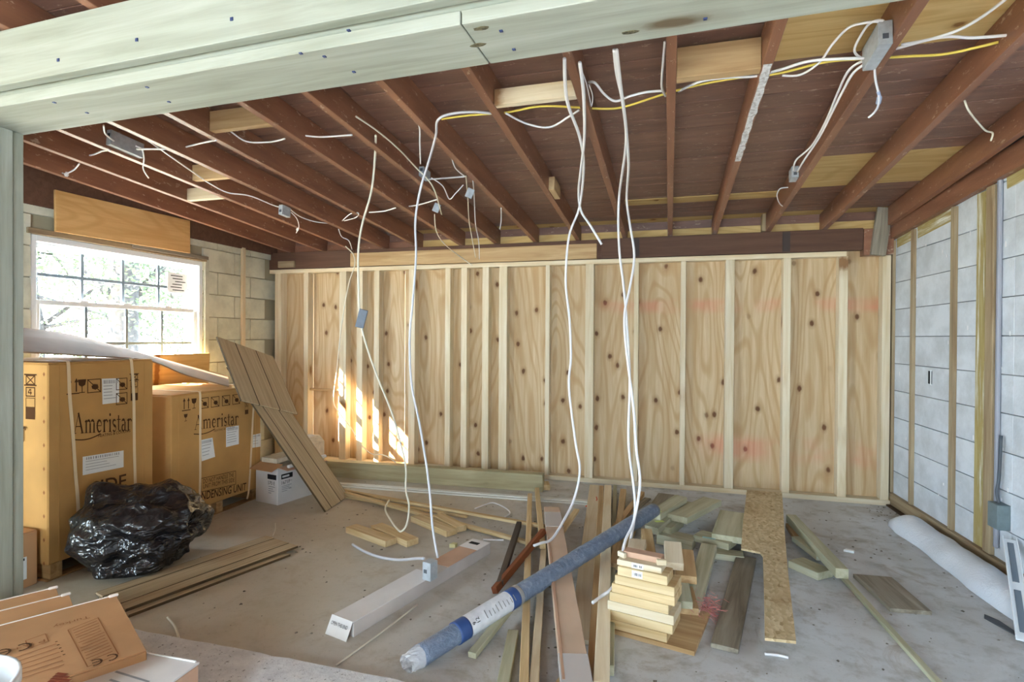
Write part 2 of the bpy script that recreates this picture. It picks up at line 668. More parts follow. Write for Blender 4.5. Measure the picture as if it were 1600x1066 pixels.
piece('ledger_board', ((-2.98-0.58)/2, YB+0.03, 2.023), (1, 0, 0), (2.43, 0.04, 0.168), M['ledgerbrown'], wb)
piece('ledger_board', ((-0.57+1.42)/2, YB+0.008, 2.023), (1, 0, 0), (1.98, 0.045, 0.168), M['ledgerbrown'], wb)
for q in (994, 1228):
    piece('joint_patch', (onY(q, 380, YB).x, YB-0.0155, 2.022), (0, 0, 1), (0.155, 0.055, 0.004), flat('black_brown_patch', (66, 54, 50), 0.7), wb, up=(0, -1, 0), bev=0)
piece('ledger_scrap', (onY(449, 410, YB).x, YB-0.012, 1.985), (1, 0, 0), (0.19, 0.024, 0.065), M['furr'], wb)
piece('corner_block', (1.52, YB+0.035, 2.0), (1, 0, 0), (0.20, 0.09, 0.20), M['rafter'], wb)
piece('corner_scrap', (onY(1376, 365, YB-0.02).x, YB-0.03, 2.07), (0.12, 0, 1), (0.36, 0.10, 0.035), M['oldgrey'], wb, up=(0, -1, 0))

# ceiling: roof sheet, deck boards, rafters
ce = mesh_from('ceiling', [(x, y, rz(y, h)) for h in (0.165, 0.22) for (x, y) in ((-4.3, -3.5), (2.3, -3.5), (2.3, 5.1), (-4.3, 5.1))],
               [(0, 1, 2, 3), (4, 5, 6, 7), (0, 1, 5, 4), (1, 2, 6, 5), (2, 3, 7, 6), (3, 0, 4, 7)], M['deck'])
ce['kind'] = 'structure'
RN = Vector((0, SL, 1)).normalized()          # normal of the roof plane
RD = Vector((0, 1, -SL)).normalized()


def roofpiece(name, x0, x1, y0, y1, off, thick, mat, grain='x', bev=0.0015):
    c = Vector(((x0+x1)/2, (y0+y1)/2, 0))
    c.z = rz(c.y, off+thick/2)
    ly = (y1-y0)*math.sqrt(1+SL*SL)
    if grain == 'x':
        return piece(name, c, (1, 0, 0), (x1-x0, ly, thick), mat, ce, up=RN, bev=bev)
    return piece(name, c, RD, (ly, x1-x0, thick), mat, ce, up=RN, bev=bev)


BW = 0.1397
k = 0
y = 4.90
while y > -3.4:
    y0, y1 = y-BW, y
    y -= BW
    lo, hi = -4.2, 2.2
    if k == 0:
        roofpiece('deck_board', lo, -2.5, y0, y1, 0.142, 0.02, M['deck'])
        roofpiece('deck_plywood', -2.496, hi, y0, y1, 0.143, 0.02, M['yellowply'])
    else:
        cut = hi
        if 3.66 < (y0+y1)/2 < 4.21:
            cut = 0.75
        elif 1.86 < (y0+y1)/2 < 2.52:
            cut = 0.37
        if cut < hi or 4.20 < (y0+y1)/2 < 4.42:
            pass
        h = random.uniform(0.140, 0.1425)
        mid = random.choice((-1.5, -0.37, 0.35, -2.3))
        for xa, xb in ((lo, mid-0.002), (mid+0.002, cut)):
            if xb-xa > 0.05:
                roofpiece('deck_board', xa, xb, y0+0.002, y1-0.002, h, 0.02, M['deck'])
    k += 1
roofpiece('deck_plywood', 0.752, 2.2, 3.645, 4.20, 0.141, 0.02, M['yellowply'])
roofpiece('deck_plywood', 0.372, 2.2, 1.83, 2.525, 0.141, 0.02, M['yellowply'])
roofpiece('deck_plywood', -0.33, 0.752, 4.22, 4.345, 0.132, 0.008, M['yellowply'])
RX = [-3.73, -3.35, -3.01, -2.655, -2.295, -1.866, -1.52, -1.155, -0.773, -0.37, 0.0, 0.35, 0.75, 1.155, 1.585]
for x in RX:
    roofpiece('rafter', x-0.019, x+0.019, -3.3, 4.95, 0.0, 0.139, M['rafter'], 'y', 0.002)
piece('wall_rafter', (RW(2.4, 0).x-0.025, RW(2.4, 0).y, rz(RW(2.4, 0).y, -0.03)), RW_D + Vector((0, 0, SL)), (5.2, 0.04, 0.13), M['rafter'], ce)

# eave blocking seen between the rafter ends
for a, b in zip([-3.95]+RX, RX+[1.66]):
    xa, xb = a+0.019, b-0.019
    if xb-xa > 0.06:
        m_ = M['rafter'] if a < -2.6 else M['yellowply']
        piece('eave_block', ((xa+xb)/2, 4.885, 2.142), (1, 0, 0), (xb-xa, 0.02, 0.075), m_, ce)
        piece('eave_block', ((xa+xb)/2, 4.893, 2.22), (1, 0, 0), (xb-xa, 0.02, 0.09), M['deck'], ce)
# blocking between rafters
def blocking(px, py, xa, xb, h, t, mat, off=0.0, skew=0.0):
    c = onR(px, py, off)
    piece('blocking', ((xa+xb)/2, c.y, rz(c.y, off+h/2)), (xb-xa, skew, 0), (xb-xa, t, h), mat, ce)


blocking(325, 312, RX[1]+.02, RX[2]-.02, 0.085, 0.04, M['stud'])
blocking(286, 285, RX[2]+.02, RX[3]-.02, 0.10, 0.04, M['tan'], 0.02)
blocking(432, 195, RX[4]+.02, RX[5]-.02, 0.10, 0.04, M['tan'], 0.02)
blocking(835, 160, RX[8]+.02, RX[9]-.02, 0.07, 0.04, M['stud'], 0.0)
blocking(1130, 118, RX[10]+.02, RX[11]-.02, 0.12, 0.05, M['tan'], 0.0)
c = onR(868, 300, 0.02)
piece('blocking', (RX[8]+0.04, c.y, rz(c.y, 0.045)), (0, 1, -SL), (0.20, 0.038, 0.085), M['tan'], ce)
# cripple blocks standing on the ledger at the back
for px in (1194, 1376):
    q = onY(px, 352, YB+0.03)
    piece('cripple_block', (q.x, YB+0.03, 2.185), (0, 0, 1), (0.14, 0.09, 0.038), M['furr'], ce, up=(1, 0, 0))
# bare strip on the underside of one rafter where the paint has peeled
pts = []
N = 22
yA, yB_ = onR(1222, 97).y, onR(1175, 250).y
vs, fs = [], []
for i in range(N+1):
    y = yA+(yB_-yA)*i/N
    wl_, wr_ = -0.016+random.uniform(-.002, .004), 0.016+random.uniform(-.006, .003)
    for h in (0.0006, -0.0016):
        vs += [(RX[11]+wl_, y, rz(y, h)), (RX[11]+wr_, y, rz(y, h))]
for i in range(N):
    a = 4*i
    fs += [(a, a+1, a+5, a+4), (a+2, a+3, a+7, a+6), (a, a+2, a+6, a+4), (a+1, a+3, a+7, a+5)]
t_ = NT('flaking_white_paint', 0.7)
t_.color(t_.ramp(t_.noise(t_.coords((1, 1, 1), rnd=False), 55, 6, 0.7), [(0.34, (150, 144, 138)), (0.5, (208, 208, 208)), (0.75, (230, 230, 228))]))
mesh_from('peeled_paint_strip', vs, fs, t_.m, None, ce)

# ------------------------------------------------------------------ window
M['glass'] = NT('window_glass', 0.02).m
_t = M['glass'].node_tree
_t.nodes.clear()
_o = _t.nodes.new('ShaderNodeOutputMaterial')
_mx = _t.nodes.new('ShaderNodeMixShader')
_tr = _t.nodes.new('ShaderNodeBsdfTransparent')
_gl = _t.nodes.new('ShaderNodeBsdfGlossy')
_gl.inputs['Roughness'].default_value = 0.02
_mx.inputs[0].default_value = 0.06
_t.links.new(_tr.outputs[0], _mx.inputs[1])
_t.links.new(_gl.outputs[0], _mx.inputs[2])
_t.links.new(_mx.outputs[0], _o.inputs[0])
M['paper'] = flat('white_paper', (238, 238, 236), 0.7, 0.2)
M['ink'] = flat('black_ink', (34, 32, 34), 0.6, 0.2)

M['grille'] = flat('shaded_window_grille', (128, 142, 154), 0.5, 0.3)  # white grille bars; their backlit shade is put into this grey
win = structure('window_1', (XL-0.08, (WY0+WY1)/2, WZ0))


def wpiece(name, y0, y1, z0, z1, x, t, mat, parent):
    return piece(name, (x, (y0+y1)/2, (z0+z1)/2), (0, 1, 0), (y1-y0, t, z1-z0), mat, parent, bev=0.002)


fx = XL-0.05
wpiece('jamb', WY0, WY0+0.035, WZ0, WZ1, fx, 0.10, M['vinyl'], win)
wpiece('jamb', WY1-0.035, WY1, WZ0, WZ1, fx, 0.10, M['vinyl'], win)
wpiece('head', WY0+0.035, WY1-0.035, WZ1-0.04, WZ1, fx, 0.10, M['vinyl'], win)
wpiece('sill', WY0+0.035, WY1-0.035, WZ0, WZ0+0.04, fx, 0.10, M['vinyl'], win)
ZM = 1.465
ya, yb = WY0+0.037, WY1-0.037
for nm, z0, z1, x in (('upper_sash', ZM-0.012, WZ1-0.042, fx-0.025), ('lower_sash', WZ0+0.042, ZM+0.022, fx+0.012)):
    s = bpy.data.objects.new(nm, None)
    reg(s, Matrix.Translation((x, (ya+yb)/2, z0)), win)
    st = 0.032
    wpiece('stile', ya, ya+st, z0, z1, x, 0.03, M['vinyl'], s)
    wpiece('stile', yb-st, yb, z0, z1, x, 0.03, M['vinyl'], s)
    wpiece('rail', ya+st, yb-st, z0, z0+st, x, 0.03, M['vinyl'], s)
    wpiece('rail', ya+st, yb-st, z1-st, z1, x, 0.03, M['vinyl'], s)
    gy0, gy1, gz0, gz1 = ya+st, yb-st, z0+st, z1-st
    for k in range(1, 4):
        yy = gy0+(gy1-gy0)*k/4
        wpiece('muntin', yy-0.011, yy+0.011, gz0, gz1, x, 0.018, M['grille'], s)
    zz = (gz0+gz1)/2
    for k in range(4):
        yy0, yy1 = gy0+(gy1-gy0)*k/4+0.011, gy0+(gy1-gy0)*(k+1)/4-0.011
        wpiece('muntin', yy0, yy1, zz-0.011, zz+0.011, x, 0.018, M['grille'], s)
        for za, zb in ((gz0, zz-0.011), (zz+0.011, gz1)):
            piece('pane', (x, (yy0+yy1)/2, (za+zb)/2), (0, 1, 0), (yy1-yy0, 0.003, zb-za), M['glass'], s, bev=0)
    if nm == 'upper_sash':
        for k in (0.25, 0.5, 0.78):
            wpiece('sash_lock', ya+(yb-ya)*k-0.03, ya+(yb-ya)*k+0.03, ZM+0.02, ZM+0.034, fx+0.01, 0.03, M['vinyl'], win)
        # maker's paper stuck on the upper right pane
        lab = piece('paper_sticker', (x+0.009, yb-st-0.125, 1.70), (0, 1, 0), (0.20, 0.002, 0.17), M['paper'], s, bev=0)
        for i in range(6):
            piece('sticker_line', (x+0.0105, yb-st-0.125+random.uniform(-.02, .03), 1.76-0.024*i), (0, 1, 0), (random.uniform(.05, .12), 0.0012, 0.007), M['ink'], s, bev=0)
        for i, L in enumerate((0.09, 0.02, 0.018)):
            piece('sticker_line', (x+0.006, ya+st+0.02+L/2, 1.80-0.035*i), (0, 1, 0), (L, 0.0012, 0.008), M['ink'], s, bev=0)
M['headerply'] = wood('orange_tan_plywood', (232, 192, 132), (206, 158, 96), (120, 72, 30), 1.0, 0.7, wave=True)
# boards around the window
piece('header_strip', (XL+0.008, 3.26, 1.925), (0, 1, 0), (1.42, 0.028, 0.036), M['furr'], wl)
piece('header_strip', (XL+0.014, 3.62, 1.938), (0, 1, 0), (0.72, 0.03, 0.03), M['oldgrey'], wl)
piece('header_plywood', (XL+0.034, 3.235, 2.085), (0, 1, 0.012), (1.07, 0.018, 0.275), M['headerply'], wl)
piece('window_side_trim', (XL+0.008, WY1+0.035, 1.40), (0, 0, 1), (1.06, 0.045, 0.02), M['creamblock'], wl, up=(1, 0, 0))

# ------------------------------------------------------------------ outside the window
M['leaf'] = NT('tree_leaf', 0.6).color((52, 66, 44)).m
M['bark'] = flat('tree_bark', (62, 60, 60), 0.9, 0.1, 0.4, nscale=12)
g = mesh_from('ground_outside', [(-40, -25, -0.25), (-4.25, -25, -0.25), (-4.25, 30, -0.25), (-40, 30, -0.25)], [(0, 1, 2, 3)], flat('pale_sunlit_ground', (196, 192, 176), 0.9, 0.1, 0.2, nscale=1.5))
g['kind'] = 'structure'


def tree(loc, hgt, trunk_r, crown_c, crown_r, nleaf, label, leaf=0.11):
    t = thing('tree', label, 'tree', loc, 'trees outside the window')
    path = [Vector(loc)+Vector((random.uniform(-.1, .1), random.uniform(-.1, .1), hgt*k/6)) for k in range(7)]
    vs, fs = tube_geo(path, [trunk_r*(1-0.09*k) for k in range(7)], 9)
    mesh_from('trunk', vs, fs, M['bark'], None, t, True)
    for j in range(5):
        s = path[2+j % 4]
        e = Vector(crown_c)+Vector((random.uniform(-1, 1)*crown_r*.8, random.uniform(-1, 1)*crown_r*.8, random.uniform(-.6, .6)*crown_r))
        vs, fs = tube_geo([s, (s+e)/2+Vector((0, 0, .15)), e], [trunk_r*.35, trunk_r*.22, trunk_r*.08], 6)
        mesh_from('branch', vs, fs, M['bark'], None, t, True)
    vs, fs = [], []
    centres = [Vector(crown_c)+Vector((random.gauss(0, 1), random.gauss(0, 1), random.gauss(0, .7)))*crown_r*.55 for _ in range(26)]
    for i in range(nleaf):
        c_ = random.choice(centres)+Vector((random.gauss(0, 1), random.gauss(0, 1), random.gauss(0, 1)))*crown_r*.16
        d1 = Vector((random.gauss(0, 1), random.gauss(0, 1), random.gauss(0, 1))).normalized()
        d2 = d1.orthogonal().normalized()
        b_ = len(vs)
        L = leaf*random.uniform(.6, 1.3)
        vs += [c_-d1*L/2, c_+d2*L*.22, c_+d1*L/2, c_-d2*L*.22]
        fs.append((b_, b_+1, b_+2, b_+3))
    fo = mesh_from('foliage', vs, fs, M['leaf'], None, t)
    fo['kind'] = 'stuff'


tree((-10.2, 8.25, -0.25), 6.0, 0.30, (-10.2, 8.2, 3.2), 2.2, 6500, 'thick trunked leafy tree standing close outside the window')
tree((-15.5, 10.2, -0.25), 5.0, 0.18, (-15.5, 10.2, 2.4), 2.6, 6000, 'bushy tree farther outside behind the thick trunked one')
tree((-13.0, 13.5, -0.25), 5.0, 0.16, (-13.0, 13.5, 2.6), 2.2, 4500, 'slender tree outside seen through the right panes')

# ------------------------------------------------------------------ support beam and post
ZB = 2.09
A = F(40, 211, ZB)
B = F(1420, 0, ZB)
bd = (B-A)
bd.z = 0
bd.normalize()
bn = Vector((bd.y, -bd.x, 0))                  # towards the camera
if bn.y > 0:
    bn = -bn
mid0 = A + bd*1.3


def beam_pt(s, off, z):
    p = A + bd*s + bn*off
    return Vector((p.x, p.y, z))


bt = thing('support_beam', 'pale greenish built-up timber beam spanning the ceiling on a post', 'beam', beam_pt(1.3, 0.12, ZB))
S0, S1 = -1.25, 4.15
SJ = (F(765, 100, ZB)-A).dot(bd)
for a, b in ((S0, SJ-0.002), (SJ+0.002, S1)):
    piece('bottom_board', beam_pt((a+b)/2, 0.112, ZB+0.019), bd, (b-a, 0.224, 0.038), M['beamwood'], bt)
for i in range(4):
    piece('beam_ply', beam_pt((S0+S1)/2, 0.03+0.048*i, ZB+0.149), bd, (S1-S0, 0.042, 0.222), M['beamwood'], bt)
piece('beam_ply', beam_pt((S0+S1)/2, 0.212+0.014, ZB+0.162), bd, (S1-S0, 0.038, 0.196), M['beamwood'], bt)
M['openknot'] = flat('dark_open_knot', (120, 112, 88), 0.8, 0.1, 0.5, nscale=90)
M['bluehead'] = flat('blue_screw_head', (44, 58, 100), 0.4, 0.5)
for px, py in ((87, 92), (215, 63), (368, 34)):
    s = (onY(px, py, 1.40)-A).dot(bd)
    z = onY(px, py, 1.40).z
    piece('screw_head', beam_pt(s, 0.246, z), bn, (0.004, 0.011, 0.011), M['bluehead'], bt, bev=0.001)
for px, py in ((230, 136), (264, 159), (507, 88), (545, 47), (783, 48), (803, 77), (136, 176), (553, 112), (1102, 29), (85, 160), (470, 83)):
    q = F(px, py, ZB)
    piece('screw_head', (q.x, q.y, ZB-0.001), (0, 0, 1), (0.004, 0.010, 0.010), M['bluehead'], bt, bev=0.001)
for px, py in ((752, 44), (985, 50), (747, 70)):
    q = F(px, py, ZB)
    kr = [(random.uniform(.8, 1.1)*.024*math.cos(k*math.pi/6), random.uniform(.8, 1.1)*.009*math.sin(k*math.pi/6)) for k in range(12)]
    poly_prism('open_knot', kr, 0.002, M['openknot'], frame(Vector((q.x, q.y, ZB-0.0012)), bd), bt)
pt_ = thing('support_post', 'pale built-up timber post carrying the left end of the beam', 'post', (A.x-0.09, A.y-0.12, 0))
XP = A.x+0.002
for i, (y0, y1, dx) in enumerate(((A.y-0.045, A.y-0.005, 0.0), (A.y-0.14, A.y-0.048, 0.006), (A.y-0.25, A.y-0.143, 0.006))):
    piece('post_ply', (XP-0.075+dx, (y0+y1)/2, ZB/2), (0, 0, 1), (ZB, 0.14, y1-y0), M['beamwood'], pt_, up=(0, 1, 0))

# ------------------------------------------------------------------ raised white slab in the foreground
vs, fs = [], []
n = 90
for i in range(n+1):
    x = -4.0+5.6*i/n
    e = 1.80+0.010*mnoise.noise(Vector((x*9, 1.3, 0)))+0.012*mnoise.noise(Vector((x*31, 4.3, 0)))
    vs += [(x, -2.9, 0.03), (x, e-0.012, 0.03), (x, e, 0.0)]
for i in range(n):
    a = 3*i
    fs += [(a, a+1, a+4, a+3), (a+1, a+2, a+5, a+4)]
t_ = NT('white_rough_concrete', 0.8, 0.2)
P_ = t_.coords((1, 1, 1), rnd=False)
n1_, n2_ = t_.noise(P_, 16, 7, 0.7), t_.noise(P_, 60, 5, 0.7)
t_.color(t_.mix(t_.mask(n2_, 0.60, 0.68), t_.ramp(n1_, [(0.35, (240, 242, 244)), (0.7, (214, 216, 220))]), (120, 120, 122)))
t_.bump(t_.math('ADD', n1_, n2_), 0.5, 0.01)
o = mesh_from('floor_slab', vs, fs, t_.m)
o['kind'] = 'structure'
SLAB = 0.03

# ------------------------------------------------------------------ printing helpers
def text_mesh(body, mat, parent, origin, right, up, height, width=None, name='printed_text', align='LEFT', bold=0.0, shear=0.0):
    cu = bpy.data.curves.new('txt', 'FONT')
    cu.body = body
    cu.size = 1.0
    cu.offset = bold
    cu.resolution_u = 3
    cu.shear = shear
    ob = bpy.data.objects.new('txt', cu)
    col.objects.link(ob)
    dg = bpy.context.evaluated_depsgraph_get()
    me = bpy.data.meshes.new_from_object(ob.evaluated_get(dg))
    bpy.data.objects.remove(ob)
    bpy.data.curves.remove(cu)
    xs = [v.co.x for v in me.vertices]
    ys = [v.co.y for v in me.vertices]
    sx0, sx1, sy0, sy1 = min(xs), max(xs), min(ys), max(ys)
    sc_y = height/(sy1-sy0)
    sc_x = (width/(sx1-sx0)) if width else sc_y
    for v in me.vertices:
        v.co = Vector(((v.co.x-sx0)*sc_x, (v.co.y-sy0)*sc_y, 0))
    me.materials.clear()
    me.materials.append(mat)
    r, u = Vector(right).normalized(), Vector(up).normalized()
    nrm = r.cross(u)
    m = Matrix((r, u, nrm)).transposed().to_4x4()
    m.translation = Vector(origin)+nrm*0.0012
    o = bpy.data.objects.new(name, me)
    return reg(o, m, parent)


def strokes(name, polys, mat, parent, origin, right, up, lift=0.0012):
    """flat print made of polygons in (u, v) metres"""
    r, u = Vector(right).normalized(), Vector(up).normalized()
    nrm = r.cross(u)
    vs, fs = [], []
    for k, p in enumerate(polys):
        b_ = len(vs)
        vs += [Vector(origin)+r*a+u*b+nrm*(lift+0.00005*k) for a, b in p]
        fs.append(tuple(range(b_, b_+len(p))))
    me = bpy.data.meshes.new(name)
    me.from_pydata([tuple(v) for v in vs], [], fs)
    me.materials.append(mat)
    return reg(bpy.data.objects.new(name, me), Matrix.Identity(4), parent)


def rect(x0, y0, x1, y1):
    return [(x0, y0), (x1, y0), (x1, y1), (x0, y1)]


def seg(x0, y0, x1, y1, w):
    d = Vector((x1-x0, y1-y0))
    n_ = Vector((-d.y, d.x)).normalized()*w/2
    return [(x0+n_.x, y0+n_.y), (x1+n_.x, y1+n_.y), (x1-n_.x, y1-n_.y), (x0-n_.x, y0-n_.y)]


def pline(pts, w):
    return [seg(*pts[i], *pts[i+1], w) for i in range(len(pts)-1)]


def frame_polys(x0, y0, x1, y1, w):
    return [rect(x0, y0, x1, y0+w), rect(x0, y1-w, x1, y1), rect(x0, y0, x0+w, y1), rect(x1-w, y0, x1, y1)]


def arc(cx, cy, rx, ry, a0, a1, w0, w1=None, n=10):
    """stroke along an arc whose width runs from w0 to w1 and back"""
    out = []
    w1 = w0 if w1 is None else w1
    P2 = []
    for i in range(n+1):
        t = math.radians(a0+(a1-a0)*i/n)
        P2.append((cx+rx*math.cos(t), cy+ry*math.sin(t)))
    for i in range(n):
        f_ = math.sin(math.pi*(i+0.5)/n)
        out.append(seg(*P2[i], *P2[i+1], w0+(w1-w0)*f_))
    return out


def serif_word(word):
    """upright serif letters, x-height 1, returned as polygons and total width"""
    TH, TN = 0.20, 0.07
    out = []
    x = 0.0

    def add(polys):
        for p in polys:
            out.append([(a+x, b) for a, b in p])

    def stem(cx, h, foot=True, flag=True):
        s_ = [rect(cx-TH/2, 0, cx+TH/2, h)]
        if foot:
            s_.append(rect(cx-0.22, 0, cx+0.22, 0.05))
        if flag:
            s_.append([(cx-0.24, h-0.12), (cx-TH/2, h-0.18), (cx+TH/2, h), (cx-0.02, h+0.03)])
        return s_
    for ch in word:
        if ch == 'A':
            add([seg(0.10, 0, 0.70, 1.55, TN), seg(0.66, 1.58, 1.25, 0, TH+0.02), rect(0.28, 0.50, 1.02, 0.57),
                 rect(-0.08, 0, 0.36, 0.05), rect(0.98, 0, 1.48, 0.05)])
            x += 1.55
        elif ch == 'm':
            add(stem(0.25, 1.0)+stem(0.83, 0.75, True, False)+stem(1.41, 0.75, True, False))
            add(arc(0.58, 0.72, 0.25, 0.26, 150, 0, TN, TH)+arc(1.16, 0.72, 0.25, 0.26, 150, 0, TN, TH))
            x += 1.75
        elif ch == 'e':
            add(arc(0.45, 0.5, 0.34, 0.46, 10, 320, TN, TH+0.02, 16)+[rect(0.15, 0.50, 0.78, 0.56)])
            x += 0.95
        elif ch == 'r':
            add(stem(0.25, 1.0)+arc(0.55, 0.70, 0.26, 0.27, 160, 50, TN, TH*0.8)+[rect(0.64, 0.78, 0.80, 0.95)])
            x += 0.90
        elif ch == 'i':
            add(stem(0.25, 1.0))
            add([[(0.25+0.13*math.cos(k*math.pi/4), 1.38+0.13*math.sin(k*math.pi/4)) for k in range(8)]])
            x += 0.58
        elif ch == 's':
            add(arc(0.36, 0.74, 0.24, 0.22, 30, 250, TN, TH*.9)+arc(0.36, 0.26, 0.26, 0.24, 70, -150, TH*.9, TN)+[seg(0.22, 0.56, 0.52, 0.40, TH)])
            x += 0.78
        elif ch == 't':
            add([rect(0.16, 0.12, 0.34, 1.32), rect(0.0, 0.94, 0.58, 1.01)]+arc(0.42, 0.2, 0.17, 0.18, 180, 330, TH, TN, 6))
            x += 0.66
        elif ch == 'a':
            add(arc(0.36, 0.74, 0.25, 0.22, 160, 0, TN, TH)+[rect(0.54, 0.05, 0.73, 0.76), rect(0.66, 0, 0.88, 0.08)]+arc(0.36, 0.28, 0.23, 0.26, 60, 320, TN, TH))
            x += 0.95
    return out, x



# ------------------------------------------------------------------ cartons
def cardboard(name, c, fl=0.10):
    t = NT(name, 0.75, 0.15)
    v = t.coords((1, 1, 1), rnd=False)
    n1 = t.noise(v, 2.2, 4)
    vf = t.coords((3, 90, 1.5), rnd=False)
    n2 = t.noise(vf, 1.5, 2)
    dk = tuple(int(k*0.86) for k in c)
    cc = t.ramp(n1, [(0.35, c), (0.7, dk)])
    cc = t.mix(t.math('MULTIPLY', t.mask(n2, 0.5, 0.8), fl), cc, tuple(int(k*0.8) for k in c))
    t.color(cc)
    t.bump(n2, 0.06, 0.003)
    return t.m


M['card'] = cardboard('golden_cardboard', (208, 160, 98))
M['card2'] = cardboard('brown_cardboard', (204, 156, 112))
M['cardinner'] = cardboard('pinkish_cardboard', (206, 168, 142))
M['print'] = flat('dark_brown_print', (84, 56, 34), 0.8, 0.1)
M['fprint'] = flat('faint_brown_print', (150, 100, 64), 0.8, 0.1)
M['strap'] = flat('cream_plastic_strap', (236, 214, 178), 0.4, 0.4)
M['pallet'] = wood('pallet_wood', (196, 160, 110), (150, 112, 70), None)
M['label_grey'] = flat('grey_label_print', (150, 150, 152), 0.7, 0.2)


def sym_glass(x, y, s):
    return [[(x-.3*s, y+.5*s), (x+.3*s, y+.5*s), (x+.22*s, y+.1*s), (x, y-.02*s), (x-.22*s, y+.1*s)], rect(x-.03*s, y-.4*s, x+.03*s, y), rect(x-.2*s, y-.46*s, x+.2*s, y-.4*s)]


def sym_arrows(x, y, s):
    o_ = [rect(x-.4*s, y-.5*s, x+.4*s, y-.43*s)]
    for d in (-.2*s, .2*s):
        o_ += [rect(x+d-.04*s, y-.36*s, x+d+.04*s, y+.3*s), [(x+d-.12*s, y+.25*s), (x+d+.12*s, y+.25*s), (x+d, y+.52*s)]]
    return o_


def sym_nohand(x, y, s):
    w = .06*s
    return frame_polys(x-.5*s, y-.5*s, x+.5*s, y+.5*s, w)+[seg(x-.5*s, y+.5*s, x+.5*s, y-.5*s, w),
            [(x-.15*s, y-.2*s), (x+.1*s, y-.3*s), (x+.32*s, y-.15*s), (x+.25*s, y+.08*s), (x, y+.12*s), (x-.2*s, y)]]


def sym_stack(x, y, s):
    w = .05*s
    o_ = frame_polys(x-.3*s, y+.55*s, x+.3*s, y+1.0*s, w)+[seg(x-.3*s, y+.55*s, x+.3*s, y+1.0*s, w), seg(x-.3*s, y+1.0*s, x+.3*s, y+.55*s, w), rect(x-.4*s, y+1.0*s, x+.4*s, y+1.06*s), rect(x-.4*s, y+.5*s, x+.4*s, y+.56*s)]
    o_ += frame_polys(x-.3*s, y, x+.3*s, y+.45*s, w)
    o_ += [seg(x-.02*s, y+.36*s, x-.14*s, y+.18*s, w), seg(x-.14*s, y+.18*s, x+.1*s, y+.18*s, w), rect(x, y+.08*s, x+.05*s, y+.36*s)]
    o_ += frame_polys(x-.3*s, y-.5*s, x+.3*s, y-.05*s, w*.6)+[rect(x-.3*s, y-1.05*s, x+.3*s, y-.5*s)]
    return o_


def paper_label(parent, XF, pxs, lines=5, bars=True, name='paper_label'):
    """paper stuck on a face x = XF; corners given as face points (y, z)"""
    (y0, z0), (y1, z1), (y2, z2), (y3, z3) = pxs      # bl br tr tl
    o_ = strokes(name, [[(y0, z0), (y1, z1), (y2, z2), (y3, z3)]], M['paper'], parent, (XF, 0, 0), (0, 1, 0), (0, 0, 1), 0.0008)

    def P(a, b):
        ax, ay = y0+(y1-y0)*a, z0+(z1-z0)*a
        bx, by = y3+(y2-y3)*a, z3+(z2-z3)*a
        return (ax+(bx-ax)*b, ay+(by-ay)*b)

    def R(a0, b0, a1, b1):
        return [P(a0, b0), P(a1, b0), P(a1, b1), P(a0, b1)]
    pol = []
    if bars:
        a = .08
        while a < .9:
            wv = random.uniform(.012, .035)
            pol.append(R(a, .80, a+wv, .94))
            a += wv+random.uniform(.015, .04)
    for i in range(lines):
        b = .70-.62*i/lines
        pol.append(R(.06, b, random.uniform(.5, .94), b+.022))
    strokes('label_print', pol, M['label_grey'], o_, (XF, 0, 0), (0, 1, 0), (0, 0, 1), 0.0022)
    return o_


def fp(px, py, XF):
    q = onX(px, py, XF)
    return (q.y, q.z)


def condenser_carton(label, XF, y0, y1, ztop, depth):
    t = thing('condensing_unit_carton', label, 'box', (XF-depth/2, (y0+y1)/2, 0))
    base = 0.085
    # pallet
    for yy in (y0+0.045, (y0+y1)/2, y1-0.045):
        piece('pallet_runner', (XF-depth/2, yy, 0.046), (1, 0, 0), (depth-0.01, 0.06, 0.075), M['pallet'], t)
    for xx in (XF-0.04, XF-depth/2, XF-depth+0.04):
        piece('pallet_deck', (xx, (y0+y1)/2, 0.0035), (0, 1, 0), (y1-y0, 0.07, 0.007), M['pallet'], t)
    body = piece('carton_body', (XF-depth/2, (y0+y1)/2, (base+ztop)/2), (0, 1, 0), (y1-y0, depth, ztop-base), M['card'], t, bev=0.006)
    piece('top_flap', (XF-depth/2, (y0+y1)/2, ztop+0.003), (0, 1, 0), (y1-y0-0.012, depth-0.012, 0.006), M['card'], t, bev=0.002)
    # a folded corner post shows as a shallow crease down the face
    for yy in (y0+0.055, y1-0.06):
        piece('corner_crease', (XF+0.0005, yy, (base+ztop)/2), (0, 0, 1), (ztop-base-0.02, 0.004, 0.002), M['card'], t, up=(1, 0, 0), bev=0)
    return t, body


def strap(parent, pts, XF, depth, ztop, w=0.017):
    """packing strap: down the face through face points (y, z), over the top and away"""
    P_ = [Vector((XF+0.004, y, z)) for y, z in pts]
    P_ = [Vector((XF-depth*.9, P_[0].y-0.01, ztop+0.009)), Vector((XF-0.05, P_[0].y, ztop+0.011)), Vector((XF-0.008, P_[0].y, ztop+0.010))]+P_
    path = catmull(P_, 5)
    vs, fs = [], []
    for i, p in enumerate(path):
        d = path[min(i+1, len(path)-1)]-path[max(i-1, 0)]
        d.normalize()
        s = Vector((0, 1, 0))
        s = (s-d*s.dot(d)).normalized()
        nn = s.cross(d).normalized()
        if nn.x+nn.z < 0:
            nn = -nn
        for a, b in ((-1, 0), (1, 0), (1, 1), (-1, 1)):
            vs.append(p+s*a*w/2+nn*0.0016*b)
    for i in range(len(path)-1):
        for k in range(4):
            a, b = 4*i+k, 4*i+(k+1) % 4
            fs.append((a, b, b+4, a+4))
    return mesh_from('strap', vs, fs, M['strap'], None, parent)


